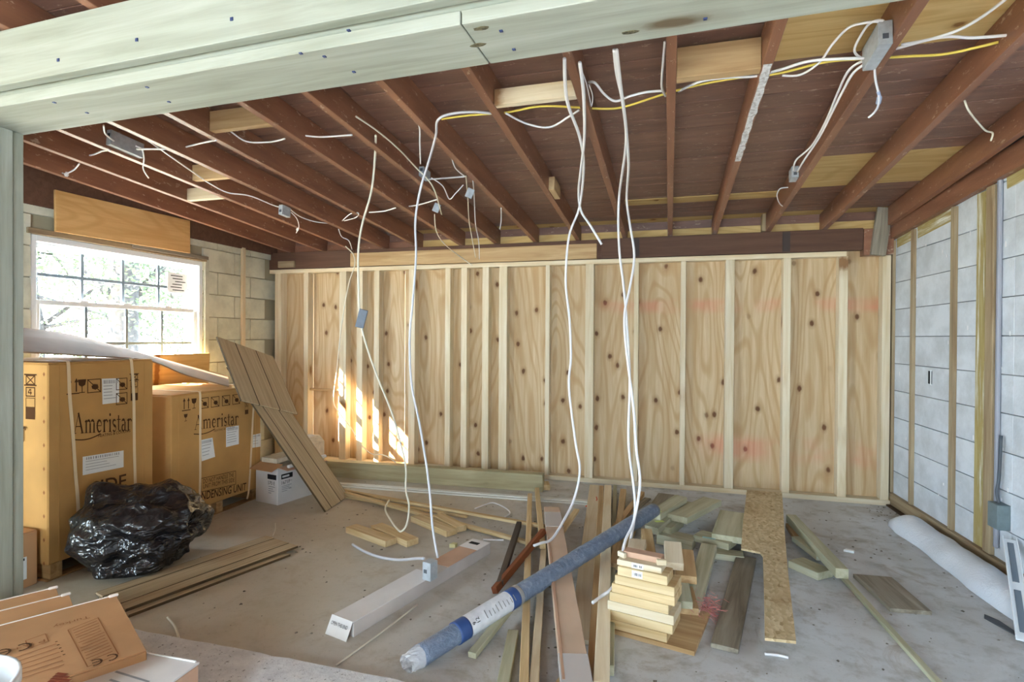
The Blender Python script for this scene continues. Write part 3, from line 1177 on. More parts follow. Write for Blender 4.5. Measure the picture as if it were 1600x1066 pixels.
# --- first carton (nearer the post)
X1 = -3.02
c1, _b1 = condenser_carton('tall brown air conditioner carton beside the timber post', X1, 2.05, 2.645, 1.108, 0.78)
strap(c1, [fp(106, 572, X1), fp(108, 620, X1), fp(113, 680, X1), fp(117, 740, X1), fp(121, 790, X1), fp(122, 868, X1)], X1, 0.78, 1.108)
strap(c1, [fp(205, 572, X1), fp(208, 620, X1), fp(209, 700, X1), fp(211, 780, X1), fp(212, 850, X1)], X1, 0.78, 1.108)


def fsyms(parent, XF, groups):
    for g_ in groups:
        strokes('handling_symbol', g_, M['print'], parent, (XF, 0, 0), (0, 1, 0), (0, 0, 1))


def fprint(parent, name, polys, XF, mat=None):
    return strokes(name, polys, mat or M['print'], parent, (XF, 0, 0), (0, 1, 0), (0, 0, 1))


def word_on(parent, word, XF, pl, pr, xh):
    """serif word along the face from pixel pl to pixel pr (baseline), x-height xh metres"""
    a, b = fp(*pl, XF), fp(*pr, XF)
    pol, wd = serif_word(word)
    k = (b[0]-a[0])/wd
    out = [[(a[0]+u*k, a[1]+(b[1]-a[1])*(u*k)/(b[0]-a[0])+v*xh) for u, v in p] for p in pol]
    fprint(parent, 'brand_print', out, XF)
    # swoosh below the word
    y0, z0 = a
    L = b[0]-a[0]
    sw = [(y0+L*(-.02+.46*t), z0-xh*.42-0.018*math.sin(math.pi*t*.9)+0.012*t) for t in [i/10 for i in range(11)]]
    fprint(parent, 'brand_swoosh', pline(sw, 0.006), XF)
    return a, b


a, b = word_on(c1, 'Ameristar', X1, (115, 678), (205, 673), 0.070)
text_mesh('HEATING & COOLING', M['print'], c1, (X1, a[0]+.40*(b[0]-a[0]), a[1]-0.042), (0, 1, 0), (0, 0, 1), 0.016, .58*(b[0]-a[0]))
s1 = 0.075
fsyms(c1, X1, [sym_arrows(*fp(114, 604, X1), s1*1.1), sym_glass(*fp(128, 604, X1), s1), sym_nohand(*fp(147, 603, X1), s1), sym_nohand(*fp(190, 600, X1), s1*.9), sym_nohand(*fp(190, 623, X1), s1*.9), sym_stack(*fp(209.5, 605, X1), s1)])
paper_label(c1, X1, [fp(160, 632, X1), fp(186, 629, X1), fp(186, 591, X1), fp(159, 592, X1)])
paper_label(c1, X1, [fp(129, 743, X1), fp(193, 730, X1), fp(193, 704, X1), fp(129, 714, X1)], 4)
text_mesh('SIDE', M['print'], c1, (X1, fp(143, 773, X1)[0], fp(143, 775, X1)[1]), (0, 1, 0), (0, 0, 1), 0.075, 0.20, bold=0.01)
# narrow face turned to the camera
yn = 2.05
qq = onY(48, 620, yn)
strokes('handling_symbol', sym_stack(qq.x, qq.z, 0.11), M['print'], c1, (0, yn, 0), (1, 0, 0), (0, 0, 1))
pol, wd = serif_word('Ameristar')
q0 = onY(44, 690, yn)
strokes('brand_print', [[(q0.x-wd*.045+u*.045, q0.z+v*.075) for u, v in p] for p in pol], M['print'], c1, (0, yn, 0), (1, 0, 0), (0, 0, 1))
for i in range(9):
    q = onY(69, 585+i*37, yn)
    strokes('edge_mark', [[(q.x-.008, q.z), (q.x, q.z+.012), (q.x+.008, q.z), (q.x, q.z-.012)]], M['fprint'], c1, (0, yn, 0), (1, 0, 0), (0, 0, 1))

# --- second carton (under the window)
X2 = -3.05
c2, _b2 = condenser_carton('shorter brown condensing unit carton on a pallet below the window', X2, 2.80, 3.605, 0.868, 0.74)
strap(c2, [fp(312, 622, X2), fp(312, 680, X2), fp(312, 740, X2), fp(311, 785, X2)], X2, 0.74, 0.868)
strap(c2, [fp(396, 622, X2), fp(394, 660, X2), fp(391, 720, X2), fp(388, 765, X2), fp(385, 780, X2)], X2, 0.74, 0.868)
a, b = word_on(c2, 'Ameristar', X2, (304, 672), (372, 663), 0.062)
text_mesh('HEATING & COOLING', M['print'], c2, (X2, a[0]+.42*(b[0]-a[0]), a[1]-0.040), (0, 1, 0), (0, 0, 1), 0.014, .5*(b[0]-a[0]))
s2 = 0.07
fsyms(c2, X2, [sym_arrows(*fp(291, 632, X2), s2*1.2), sym_glass(*fp(303, 631, X2), s2), sym_nohand(*fp(319, 630, X2), s2*1.05), sym_nohand(*fp(336, 628, X2), s2*1.05), sym_nohand(*fp(353, 626, X2), s2*1.05), sym_nohand(*fp(369, 624, X2), s2*1.05), sym_stack(*fp(385, 635, X2), s2*.8), sym_glass(*fp(290, 653, X2), s2*.7)])
paper_label(c2, X2, [fp(315, 721, X2), fp(336, 714, X2), fp(332, 684, X2), fp(313, 688, X2)], 4)
paper_label(c2, X2, [fp(353, 699, X2), fp(373, 694, X2), fp(373, 665, X2), fp(353, 668, X2)])
paper_label(c2, X2, [fp(394, 700, X2), fp(407.4, 698, X2), fp(407.4, 677, X2), fp(394, 680, X2)], 3)
def slanted(body, p0, p1, h, parent, XF, bold=0.0):
    a_, b_ = fp(*p0, XF), fp(*p1, XF)
    r = Vector((0, b_[0]-a_[0], b_[1]-a_[1]))
    return text_mesh(body, M['print'], parent, (XF, a_[0], a_[1]), r, (0, -r.z, r.y), h, r.length, bold=bold)


slanted('DO NOT HANDLE THE', (317, 756), (365, 745), 0.030, c2, X2)
slanted('UNIT FROM THIS SIDE', (317, 764), (366, 753), 0.030, c2, X2)
fprint(c2, 'print_frame', pline([fp(314, 769, X2), fp(368, 757, X2), fp(368, 736, X2), fp(314, 748, X2), fp(314, 769, X2)], 0.004), X2)
slanted('CONDENSING UNIT', (298, 786), (384, 766), 0.056, c2, X2, 0.012)

# --- loose sheets on and behind the cartons
vs, fs = [], []
n = 24
edge_n = [onX(24, 551, -3.07), onX(130, 557, -3.07), onX(232, 565.0, -3.07), onX(290, 587, -3.07), onX(358, 605, -3.07)]
edge_f = [onX(24, 513, -3.80), onX(110, 524, -3.80), onX(195, 546, -3.80), onX(275, 568, -3.80), onX(356, 589, -3.80)]
en, ef = catmull(edge_n, 6), catmull(edge_f, 6)
for p_, q_ in zip(en, ef):
    for w_ in (p_, (p_+q_)/2+Vector((0, 0, .012)), q_):
        vs += [tuple(w_), (w_.x, w_.y, w_.z+0.008)]
for i in range(n):
    a = 6*i
    for k in range(2):
        q = a+2*k
        fs += [(q, q+2, q+8, q+6), (q+1, q+3, q+9, q+7)]
    fs += [(a, a+1, a+7, a+6), (a+4, a+5, a+11, a+10)]
fs += [(0, 2, 3, 1), (2, 4, 5, 3), (6*n, 6*n+2, 6*n+3, 6*n+1), (6*n+2, 6*n+4, 6*n+5, 6*n+3)]
o = mesh_from('cardboard_sheet', vs, fs, cardboard('greyish_cardboard_sheet', (166, 134, 108)), None)
tag(o, 'large bent cardboard sheet lying across the tops of both cartons', 'cardboard')
o = piece('plywood_sheet', (-3.895, 3.62, 0.555), (0, 1, 0), (0.62, 0.015, 1.10), M['yellowply'], None, up=(0.06, 0, 1))
tag(o, 'yellow plywood sheet standing on edge against the wall under the window', 'plywood')

# small carton between post and tall carton
t = thing('small_carton', 'small brown carton with white label behind the timber post', 'box', (-3.22, 1.93, 0))
piece('carton_body', (-3.24, 1.93, 0.135), (1, 0, 0), (0.36, 0.20, 0.27), M['card2'], t, bev=0.004)
for s_ in (-1, 1):
    piece('top_flap', (-3.24, 1.93+s_*0.05, 0.272), (1, 0, 0), (0.352, 0.094, 0.004), M['card2'], t, bev=0.001)
piece('paper_label', (-3.0595, 1.93, 0.10), (0, 1, 0), (0.10, 0.002, 0.11), M['paper'], t, bev=0)
piece('label_print', (-3.0583, 1.93, 0.145), (0, 1, 0), (0.08, 0.0015, 0.012), M['ink'], t, bev=0)
piece('label_print', (-3.0583, 1.92, 0.06), (0, 1, 0), (0.05, 0.0015, 0.012), M['ink'], t, bev=0)

# ------------------------------------------------------------------ white box with open flaps
P0 = F(434, 790)
dr = (F(490, 772)-P0).normalized()
dl = Vector((-dr.y, dr.x, 0))
if dl.x > 0:
    dl = -dl
wt = thing('white_carton', 'white carton with open flaps and black printed label by the plywood wall', 'box', P0+dr*.18+dl*.13)


def wb_pt(u, v, z):
    return P0+dr*u+dl*v+Vector((0, 0, z))


M['whitecard'] = flat('white_carton_board', (226, 222, 220), 0.65, 0.2, 0.06, nscale=6)
HB = 0.265
LB, DB = 0.40, 0.24
for nm, c_, x_, sz in (('side_wall', wb_pt(LB/2, 0.003, HB/2), dr, (LB, 0.006, HB)), ('side_wall', wb_pt(LB/2, DB-.003, HB/2), dr, (LB, 0.006, HB)),
                       ('end_wall', wb_pt(0.003, DB/2, HB/2), dl, (DB-.012, 0.006, HB)), ('end_wall', wb_pt(LB-.003, DB/2, HB/2), dl, (DB-.012, 0.006, HB)),
                       ('bottom', wb_pt(LB/2, DB/2, 0.004), dr, (LB-.012, DB-.012, 0.006))):
    piece(nm, c_, x_, sz, M['whitecard'], wt, bev=0.001)
piece('flap', wb_pt(-0.005, DB/2, HB+0.012), dl, (DB, 0.11, 0.005), M['card2'], wt, up=(dr*-.35+Vector((0, 0, 1))), bev=0.001)
piece('flap', wb_pt(LB/2, -0.045, HB+0.006), dr, (LB-.01, 0.10, 0.005), M['cardinner'], wt, up=(-dl*.12+Vector((0, 0, 1))), bev=0.001)
# print: black bars with white lettering below
NF = -dl
def on_front(u, z): return wb_pt(u, -0.0002, z)
strokes('label_print', [rect(.03, .185, .135, .222), rect(-0.0, 0, 0.0001, 0.0001)], M['ink'], wt, wb_pt(0, 0, 0), dr, (0, 0, 1))
text_mesh('1671F', M['ink'], wt, on_front(.035, .145), dr, (0, 0, 1), 0.026, 0.075)
for i, (u, z, L) in enumerate(((.035, .13, .09), (.035, .118, .07), (.035, .106, .085), (.11, .16, .02), (.035, .092, .05), (.10, .10, .025))):
    strokes('label_print', [rect(u, z, u+L, z+.004)], M['label_grey'], wt, wb_pt(0, 0, 0), dr, (0, 0, 1))
strokes('label_print', [rect(.04+.013*i, .196, .05+.013*i, .211) for i in range(5)], M['paper'], wt, wb_pt(0, -.001, 0), dr, (0, 0, 1))
lft = -dl
strokes('label_print', [rect(DB-.11, .185, DB-.015, .222)], M['ink'], wt, wb_pt(0, DB, 0), -dl, (0, 0, 1))
text_mesh('570 E', M['ink'], wt, wb_pt(-0.0004, .105, .145), -dl, (0, 0, 1), 0.026, 0.075)
for i in range(4):
    strokes('label_print', [rect(DB-.10, .128-.016*i, DB-.10+(.07, .05, .062, .03)[i], .133-.016*i)], M['label_grey'], wt, wb_pt(0, DB, 0), -dl, (0, 0, 1))
# pieces lying on the box
o = board('foam_slab', wb_pt(0.02, 0.12, HB+.035), wb_pt(.34, 0.13, HB+.045), 0.16, 0.035, flat('cream_foam', (222, 208, 184), 0.8, 0.1, 0.1))
tag(o, 'cream slab lying across the open white carton', 'slab')
o = board('paper_roll', wb_pt(.03, -0.07, HB+.012), wb_pt(.42, -0.05, HB+.020), 0.03, 0.022, M['paper'], bev=0.009)
tag(o, 'thin white paper roll on the front flap of the white carton', 'roll')
o = board('wrapped_parcel', (-2.97, 3.95, 0.0), (-2.97, 4.22, 0.0), 0.20, 0.40, flat('crumpled_white_wrap', (216, 206, 190), 0.6, 0.3, 0.15, nscale=18), bev=0.05)
tag(o, 'pale wrapped parcel standing behind the white carton', 'parcel')

# ------------------------------------------------------------------ grooved siding planks
def siding_mat():
    t = NT('grey_brown_siding', 0.7, 0.2)
    v = t.coords((2, 60, 60))
    n = t.noise(v, 1.0, 4, 0.6)
    t.color(t.rand_value(t.ramp(n, [(0.35, (196, 176, 144)), (0.68, (170, 150, 120))]), 0.04))
    t.bump(n, 0.2, 0.002)
    return t.m


M['siding'] = siding_mat()
M['groove'] = flat('dark_groove', (92, 78, 58), 0.9, 0.1)


def siding(name, corner, xdir, ydir, L, Wd, thick, parts, label, group=None):
    """plank with V grooves: separate strips over a backing"""
    x, y = Vector(xdir).normalized(), Vector(ydir).normalized()
    nz = x.cross(y)
    t = thing(name, label, 'siding', corner, group)
    piece('backing', Vector(corner)+x*L/2+y*Wd/2+nz*thick*.44, x, (L, Wd-.002, thick*.88), M['groove'], t, up=nz, bev=0)
    e = 0.0
    for f in parts:
        w = Wd*f
        piece('strip', Vector(corner)+x*L/2+y*(e+w/2)+nz*thick*.55, x, (L+.001, w-.010, thick*.9), M['siding'], t, up=nz, bev=0.002)
        e += w
    return t


# leaning pair against the carton corner
L0, L1 = F(507, 801), F(543, 776)
lean_y = (L1-L0)
lean_y.z = 0
Wd = lean_y.length
lean_y.normalize()
up_dir = Vector((-0.60, 0.02, 0.80))
up_dir = (up_dir-lean_y*up_dir.dot(lean_y)).normalized()
nrm = up_dir.cross(lean_y)                     # faces the room when +x
nrm = lean_y.cross(up_dir) if nrm.x < 0 else nrm


def onP(px, py, p, nn):
    d = ray(px, py)
    return CAM+d*((p-CAM).dot(nn)/d.dot(nn))


top_q = onP(452, 566, L0, nrm)
Llen = (top_q-L0).dot(up_dir)
xax = up_dir
yax = nrm.cross(xax)
cor = L0 if yax.dot(lean_y) > 0 else L1
siding('leaning_siding', cor, xax, yax, Llen, Wd, 0.012, (0.36, 0.40, 0.24), 'long grey-brown grooved siding panel leaning with its foot on the floor')
h0, h1, h2 = onP(337, 527, L0+nrm*.014, nrm), onP(410, 522, L0+nrm*.014, nrm), onP(375, 627, L0+nrm*.014, nrm)
hx = (h0-h2).normalized()
hy = nrm.cross(hx)
Wh = abs((h1-h0).dot(hy))
siding('leaning_siding', h2 if (h1-h0).dot(hy) > 0 else h2-hy*Wh, hx, hy, (h0-h2).length, Wh, 0.012, (0.34, 0.36, 0.30), 'short grooved siding offcut propped high against the longer leaning panel')
# planks on the floor, bottom one first
for k, (z, pa, pb, pc, lab) in enumerate(((0.0, (202, 961), (454, 866), (128, 936), 'lower grooved siding plank lying under another one on the floor'),
                                     (0.015, (197, 952), (466, 853), (124, 930), 'upper grooved siding plank lying on another beside the black bag'))):
    a, b, c_ = F(*pa, z+.013), F(*pb, z+.013), F(*pc, z+.013)
    a.z = b.z = c_.z = z
    xd = (b-a).normalized()
    yd = Vector((-xd.y, xd.x, 0))
    siding('siding_plank', a, xd, yd, (b-a).length, min(0.31, max(0.24, (c_-a).dot(yd))), 0.013, (0.27, 0.46, 0.27), lab)

# ------------------------------------------------------------------ black refuse bag
def refuse_bag():
    bm = bmesh.new()
    bmesh.ops.create_uvsphere(bm, u_segments=120, v_segments=70, radius=1.0)
    C0 = Vector((-2.745, 2.345, 0.20))
    bumps = [((-0.45, -0.35, 0.85), 0.50, 0.26), ((0.25, 0.75, 0.55), 0.22, 0.35), ((-0.2, -0.9, 0.1), 0.22, 0.3), ((0.6, 0.7, 0.1), 0.18, 0.35), ((0.3, -0.5, -0.5), 0.10, 0.4),
             ((-0.3, 0.3, 0.85), 0.10, 0.3), ((0.9, 0.1, 0.1), -0.06, 0.4), ((0.75, 0.35, -0.5), -0.22, 0.28)]
    for v in bm.verts:
        d = v.co.normalized()
        r = 1.0
        for c_, amp, wd_ in bumps:
            cd = Vector(c_).normalized()
            r += amp*math.exp(-((d-cd).length/wd_)**2)
        def vor(p_, sc_):
            return mnoise.voronoi(p_*sc_)[0][0]
        wp = d+0.25*Vector((mnoise.noise(d*2.1), mnoise.noise(d*2.1+Vector((7, 3, 1))), mnoise.noise(d*2.1+Vector((1, 9, 4)))))
        f1 = vor(Vector((wp.x, wp.y, wp.z*1.2)), 1.5)
        f2 = vor(wp+Vector((3, 3, 3)), 3.4)
        f3 = vor(Vector((wp.x*1.3, wp.y*.7, wp.z*1.6))+Vector((8, 1, 2)), 7.0)
        rid3 = f3
        r += 0.42*(f1-.35)+0.13*(f2-.35)+0.02*(f3-.35)
        q = Vector((d.x*r*0.265, d.y*r*0.255, d.z*r*0.205))
        w = C0+q
        w.x = max(w.x, -3.008)
        # tuck: gathered folds near the foot
        if w.z < 0.07:
            w.z = 0.030+0.35*max(0, w.z-.0)*1.0 if w.z > 0 else 0.030+0.004*rid3
        v.co = w
    me = bpy.data.meshes.new('refuse_bag')
    bm.to_mesh(me)
    bm.free()
    for p in me.polygons:
        p.use_smooth = True
    t = NT('black_plastic_film', 0.22, 0.7)
    vv = t.coords((9, 6, 11), rnd=False)
    wn = t.node('ShaderNodeTexNoise')
    wn.inputs['Scale'].default_value = 1.2
    t.link(vv, wn.inputs['Vector'])
    ad = t.node('ShaderNodeVectorMath', operation='MULTIPLY_ADD')
    t.link(wn.outputs['Color'], ad.inputs[0])
    ad.inputs[1].default_value = (1.5, 1.5, 1.5)
    t.link(vv, ad.inputs[2])
    vo = t.node('ShaderNodeTexVoronoi', feature='F1')
    vo.inputs['Scale'].default_value = 1.6
    t.link(ad.outputs[0], vo.inputs['Vector'])
    vo2 = t.node('ShaderNodeTexVoronoi', feature='F1')
    vo2.inputs['Scale'].default_value = 4.5
    t.link(ad.outputs[0], vo2.inputs['Vector'])
    t.color((24, 22, 24))
    t.bump(t.math('ADD', vo.outputs['Distance'], t.math('MULTIPLY', vo2.outputs['Distance'], 0.25)), 0.5, 0.03)
    me.materials.append(t.m)
    o = bpy.data.objects.new('refuse_bag', me)
    reg(o, Matrix.Identity(4))
    tag(o, 'crumpled shiny black plastic refuse bag slumped against the tall carton', 'bag')
    return o


bag = refuse_bag()

# ------------------------------------------------------------------ cartons in the foreground
zt = 0.28
Cc = F(182, 930, zt)
d1 = (F(0, 978, zt)-Cc)
d1.z = 0
d1.normalize()
d2 = Vector((-d1.y, d1.x, 0))
if d2.y > 0:
    d2 = -d2
wid = (F(234, 1015, zt)-Cc).dot(d2)


def flat_carton(label, corner, L, Wd, ztop, mat, prints):
    t = thing('flat_carton', label, 'box', corner+d1*L/2+d2*Wd/2-Vector((0, 0, corner.z-SLAB)), 'cartons stacked in front of the post')
    body = piece('carton_body', Vector((0, 0, (SLAB+ztop-.004)/2))+Vector(((corner+d1*L/2+d2*Wd/2).x, (corner+d1*L/2+d2*Wd/2).y, 0)), d1, (L, Wd, ztop-.004-SLAB), mat, t, bev=0.003)
    c_ = corner+d1*L/2+d2*Wd/2
    piece('top_panel', (c_.x, c_.y, ztop-.002), d1, (L-.002, Wd-.002, 0.004), mat, t, bev=0.001)
    piece('pale_edge', (corner+d1*L/2+d2*0.0015).xy.to_3d()+Vector((0, 0, ztop+.0015)), d1, (L, 0.004, 0.004), M['cardinner_w'], t, bev=0.0015)  # white edge highlight modelled as a pale strip
    piece('corner_tab', (corner+d1*0.01+d2*0.008).xy.to_3d()+Vector((0, 0, ztop+.004)), d1, (0.03, 0.012, 0.010), M['cardinner_w'], t, bev=0.003)
    return t


M['cardinner_w'] = flat('pale_carton_edge', (240, 228, 218), 0.8, 0.1)
k1 = flat_carton('wide brown flat carton with upside-down print, front one of the three', Cc, 0.56, wid, zt, M['card2'], True)
C2 = F(112, 939, zt-.012)
C2 = Cc - d2*0.165 + d1*((C2-Cc).dot(d1))
C2.z = zt-.012
k2 = flat_carton('narrow brown flat carton wedged between two wider ones', C2, 0.70, 0.155, zt-.012, M['card2'], False)
C3q = F(88, 918, zt-.02)
C3 = Cc - d2*0.40 + d1*((C3q-Cc).dot(d1))
off3 = (C3q-Cc).dot(-d2)
C3 = Cc - d2*max(0.24, off3) + d1*((C3q-Cc).dot(d1))
C3.z = zt-.02
k3 = flat_carton('brown flat carton farthest back of the three by the post', C3, 0.60, max(0.24, off3)-0.168, zt-.02, M['card2'], False)


def top_print(parent, name, polys, z, mat=None):
    """polygons in (u along -d1, v along -d2) from the front carton's corner"""
    r, u = -d1, -d2
    return strokes(name, polys, mat or M['fprint'], parent, Vector((Cc.x, Cc.y, z+.0012)), d1, d2, 0.0)


def tp(px, py, z=None):
    q = F(px, py, zt if z is None else z)-Cc
    return (q.dot(d1), q.dot(d2))


def tp_text(parent, body, pl, h, w, z):
    q = F(*pl, z)
    o = text_mesh(body, M['fprint'], parent, Vector((q.x, q.y, z+.001)), d1, -(-d2), h, w)
    return o


# writing reads from the far side: right = towards d1, up = towards the camera
tp_text(k1, 'Turkey', (139, 962), 0.028, 0.098, zt)
tp_text(k3, 'Turkey', (34, 948), 0.026, 0.09, zt-.02)
a = [tp(153, 966), tp(106, 985), tp(137, 1043), tp(185, 1023)]
top_print(k1, 'print_frame', pline(a+[a[0]], 0.003), zt)
ln = []
for i in range(13):
    f_ = (i+1)/14.5
    p0 = [a[0][k]+(a[3][k]-a[0][k])*f_ for k in (0, 1)]
    p1 = [a[1][k]+(a[2][k]-a[1][k])*f_ for k in (0, 1)]
    g0, g1 = random.uniform(.04, .12), random.uniform(.8, .96)
    ln.append(seg(p0[0]+(p1[0]-p0[0])*g0, p0[1]+(p1[1]-p0[1])*g0, p0[0]+(p1[0]-p0[0])*g1, p0[1]+(p1[1]-p0[1])*g1, 0.004))
for i in range(6):
    y0 = 1018+i*6.5
    p0, p1 = tp(88+i*2.5, y0-11+0*i), tp(20+i*2, y0+12)
    ln.append(seg(*p0, *p1, 0.004))
top_print(k1, 'print_lines', ln, zt)


def ce_polys(cx, cy, s):
    return arc(cx-.45*s, cy, .38*s, .45*s, 60, 300, .13*s)+arc(cx+.5*s, cy, .38*s, .45*s, 60, 300, .13*s)+[rect(cx+.15*s, cy-.06*s, cx+.7*s, cy+.06*s)]


p = tp(162, 1032)
q = tp(20, 1017)
top_print(k1, 'ce_mark', ce_polys(*p, 0.040)+ce_polys(*q, 0.050), zt, M['print'])
b4 = [tp(71, 991), tp(40, 1002), tp(45, 1014), tp(76, 1003)]
top_print(k1, 'print_frame', pline(b4+[b4[0]], 0.003), zt)
tp_text(k1, 'P A+', (70, 1000), 0.020, 0.075, zt)
for i in range(5):
    p0, p1 = tp(86+i*3, 1004+i*5), tp(90+i*3, 1003+i*5)
    top_print(k1, 'print_tick', [seg(*p0, *p1, 0.005)], zt, M['print'])
bars = []
for i in range(4):
    p0, p1 = tp(88-4*i, 1053+4.0*i), tp(104+3*i, 1055+4.5*i)
    bars.append(seg(*p0, *p1, 0.010))
top_print(k1, 'printed_bars', bars, zt, flat('dark_red_print', (140, 74, 52), 0.8, 0.1))

# white topped box in front
zw = 0.25
W0, W1, W2 = F(205, 1016, zw), F(311, 1035, zw), F(150, 1046, zw)
wa = (W1-W0)
Lw = wa.length
wa.normalize()
wv_ = (W2-W0).normalized()
wv_ = (wv_-wa*wv_.dot(wa)).normalized()
t = thing('white_topped_carton', 'white topped box with brown sides beside the printed flat cartons', 'box', W0+wa*Lw/2+wv_*.2-Vector((0, 0, zw-SLAB)))
cw = W0+wa*Lw/2+wv_*.22
piece('carton_body', (cw.x, cw.y, (SLAB+zw-.006)/2), wa, (Lw, 0.44, zw-.006-SLAB), M['cardinner'], t, bev=0.003)
piece('top_panel', (cw.x, cw.y, zw-.003), wa, (Lw+.004, 0.444, 0.006), M['whitecard'], t, bev=0.002)
piece('pale_edge', (W0+wa*Lw/2+wv_*.003).xy.to_3d()+Vector((0, 0, zw+.002)), wa, (Lw-.02, 0.006, 0.005), M['paper'], t)
strokes('label_print', [[(.06+.02*i, .10+.035*i), (.20+.01*i, .115+.035*i), (.20+.01*i, .122+.035*i), (.06+.02*i, .108+.035*i)] for i in range(5)], M['label_grey'], t, (W0.x, W0.y, zw+.0012), wa, wv_, 0.0)
# white bucket at the left edge of the view
bk = F(-112, 1085, 0.50)
t = thing('plastic_bucket', 'tall white plastic bucket standing beside the flat cartons', 'bucket', (bk.x, bk.y, SLAB))
ringz = [(SLAB, .115), (SLAB+.02, .12), (.47, .14), (.475, .148), (.50, .148), (.502, .140), (.48, .138), (.05, .116)]
vs, fs = [], []
for z, r in ringz:
    vs += [(bk.x+r*math.cos(2*math.pi*k/32), bk.y+r*math.sin(2*math.pi*k/32), z) for k in range(32)]
for i in range(len(ringz)-1):
    fs += [(i*32+k, i*32+(k+1) % 32, (i+1)*32+(k+1) % 32, (i+1)*32+k) for k in range(32)]
fs += [tuple(range(32)), tuple(7*32+k for k in range(32))]
mesh_from('bucket_body', vs, fs, M['vinyl'], None, t, True)

# ------------------------------------------------------------------ lumber on the floor
def fb(name, a, b, w, t, mat, label, group=None, roll=0.0, cat='lumber'):
    """board whose top centre line runs between two floor-plan points given as (px, py, top height)"""
    return board(name, F(*a), F(*b), w, t, mat, label, cat, group, roll=roll, top=True)


M['endgrain'] = flat('end_grain', (206, 178, 132), 0.8, 0.1, 0.2, nscale=60)
M['whitetrim'] = flat('white_trim_strip', (226, 226, 220), 0.5, 0.3)
M['oldtreated'] = wood('olive_treated_timber', (188, 178, 144), (148, 136, 102), (96, 80, 52), 0.4, 0.7)
# heavy treated timber along the foot of the back wall
xa, xb = F(500, 742).x, F(846, 771).x
o = board('timber_beam', (xa-0.25, 4.335, 0), (xb, 4.43, 0), 0.085, 0.14, M['oldtreated'], 'long heavy greenish treated timber lying along the foot of the framed wall', 'timber')
o = fb('timber_offcut', (850, 758, .045), (848, 752, .045), 0.10, 0.045, M['lath'], 'small pale wood block behind the end of the long treated timber')
# bundle of white trim strips tied with orange string
for k, (dy, z) in enumerate(((0, .010), (5, .010), (1.5, .020))):
    o = fb('trim_strip', (505, 752+dy, z), (934, 783+dy, z), 0.022, 0.010, M['whitetrim'], 'white trim strip in the bundle tied with orange string', 'white trim strips in the bundle', cat='trim')
q = F(926, 784, .03)
M['orange'] = flat('orange_string', (214, 96, 70), 0.7, 0.2)
tube('orange_string', [q+Vector((-.02, .05, -.012)), q+Vector((0.0, .03, .004)), q+Vector((0, -.03, .004)), q+Vector((-.02, -.06, -.015)), q+Vector((-.04, -.08, -.015)), q+Vector((0, -.05, .0)), q+Vector((.03, 0, .01)), q+Vector((.02, .06, .02))], 0.004, M['orange'])
tag(bpy.data.objects['orange_string'], 'loop of orange string tied around the white trim strips', 'string')
# pale strips crossing the floor left of the pile
fb('wood_strip', (530, 764, .022), (880, 826, .055), 0.035, 0.018, M['lath'], 'pale wood strip whose end runs under the dark stick', cat='lumber')
fb('wood_strip', (532, 767, .040), (845, 851, .022), 0.040, 0.018, M['lath'], 'pale wood strip passing just above the short floor blocks')
fb('wood_strip', (535, 774, .018), (730, 806, .018), 0.030, 0.016, M['lath'], 'shorter pale wood strip lowest of the crossing strips')
# short blocks
blk = 'short wood blocks on the concrete floor'
fb('wood_block', (549, 821, .040), (611, 843, .040), 0.085, 0.038, M['lath'], 'short pale wood block at the outer end of the block row', blk)
fb('wood_block', (588, 819, .040), (645, 843, .040), 0.088, 0.038, M['lath'], 'short pale wood block touched by the hanging cable', blk)
fb('wood_block', (650, 805, .040), (706, 828, .040), 0.085, 0.038, M['lath'], 'short pale wood block with stamped end beside the wood strip', blk)
fb('wood_block', (684, 803, .040), (721, 822, .040), 0.080, 0.038, M['lath'], 'shorter wood block pressed against the stamped one', blk)

# centre pile: sticks running towards the camera
fb('wood_stick', (828, 771, .055), (818, 1085, .055), 0.034, 0.034, M['lath'], 'long pale square stick crossing under the wrapped roll, beside the dark stick')
fb('wood_stick', (839, 762, .075), (848, 850, .085), 0.034, 0.030, M['lath'], 'short pale stick end standing behind the red-brown stick')
fb('wood_stick', (850, 848, .050), (833, 1085, .050), 0.033, 0.034, M['stud'], 'pale stick between the square stick and the brown wrapped carton')
fb('wood_stick', (848, 826, .115), (771, 918, .040), 0.030, 0.034, M['red'], 'red-brown square stick lying on the pale sticks', roll=15)
fb('wood_stick', (811, 815, .055), (781, 908, .050), 0.032, 0.034, M['darkstick'], 'dark grey weathered stick beside the red-brown one')
fb('wood_stick', (797, 946, .060), (737, 1020, .026), 0.036, 0.024, M['treated'], 'short greenish stick poking out from under the wrapped roll')
fb('wood_stick', (802, 984, .036), (782, 1085, .036), 0.044, 0.034, M['treated'], 'greenish treated stick on bare concrete beside the pale square stick')
fb('wood_stick', (901, 795, .09), (868, 843, .05), 0.035, 0.020, M['lath'], 'short pale offcut leaning beside the brown wrapped carton')
fb('wood_stick', (905, 1030, .030), (866, 1085, .030), 0.05, 0.020, M['lath'], 'short pale board end under the brown wrapped carton')
fb('wood_board', (931, 758, .046), (908, 1000, .021), 0.100, 0.020, M['stud'], 'wide pale board in the pile with the orange string across it')
fb('wood_stick', (940, 759, .085), (923, 1085, .060), 0.036, 0.036, M['tan'], 'tan stick between the wide pale board and a pale plank')
fb('wood_stick', (950, 758, .090), (940, 1066, .098), 0.055, 0.036, M['stud'], 'pale plank in the pile beside the tan stick')
fb('wood_stick', (961, 758, .050), (953, 1040, .045), 0.030, 0.040, M['treated'], 'greenish stick nearest the stack of cut boards')
fb('wood_stick', (974, 764, .075), (960, 880, .070), 0.045, 0.036, M['tan'], 'tan board end beneath the far half of the wrapped roll')
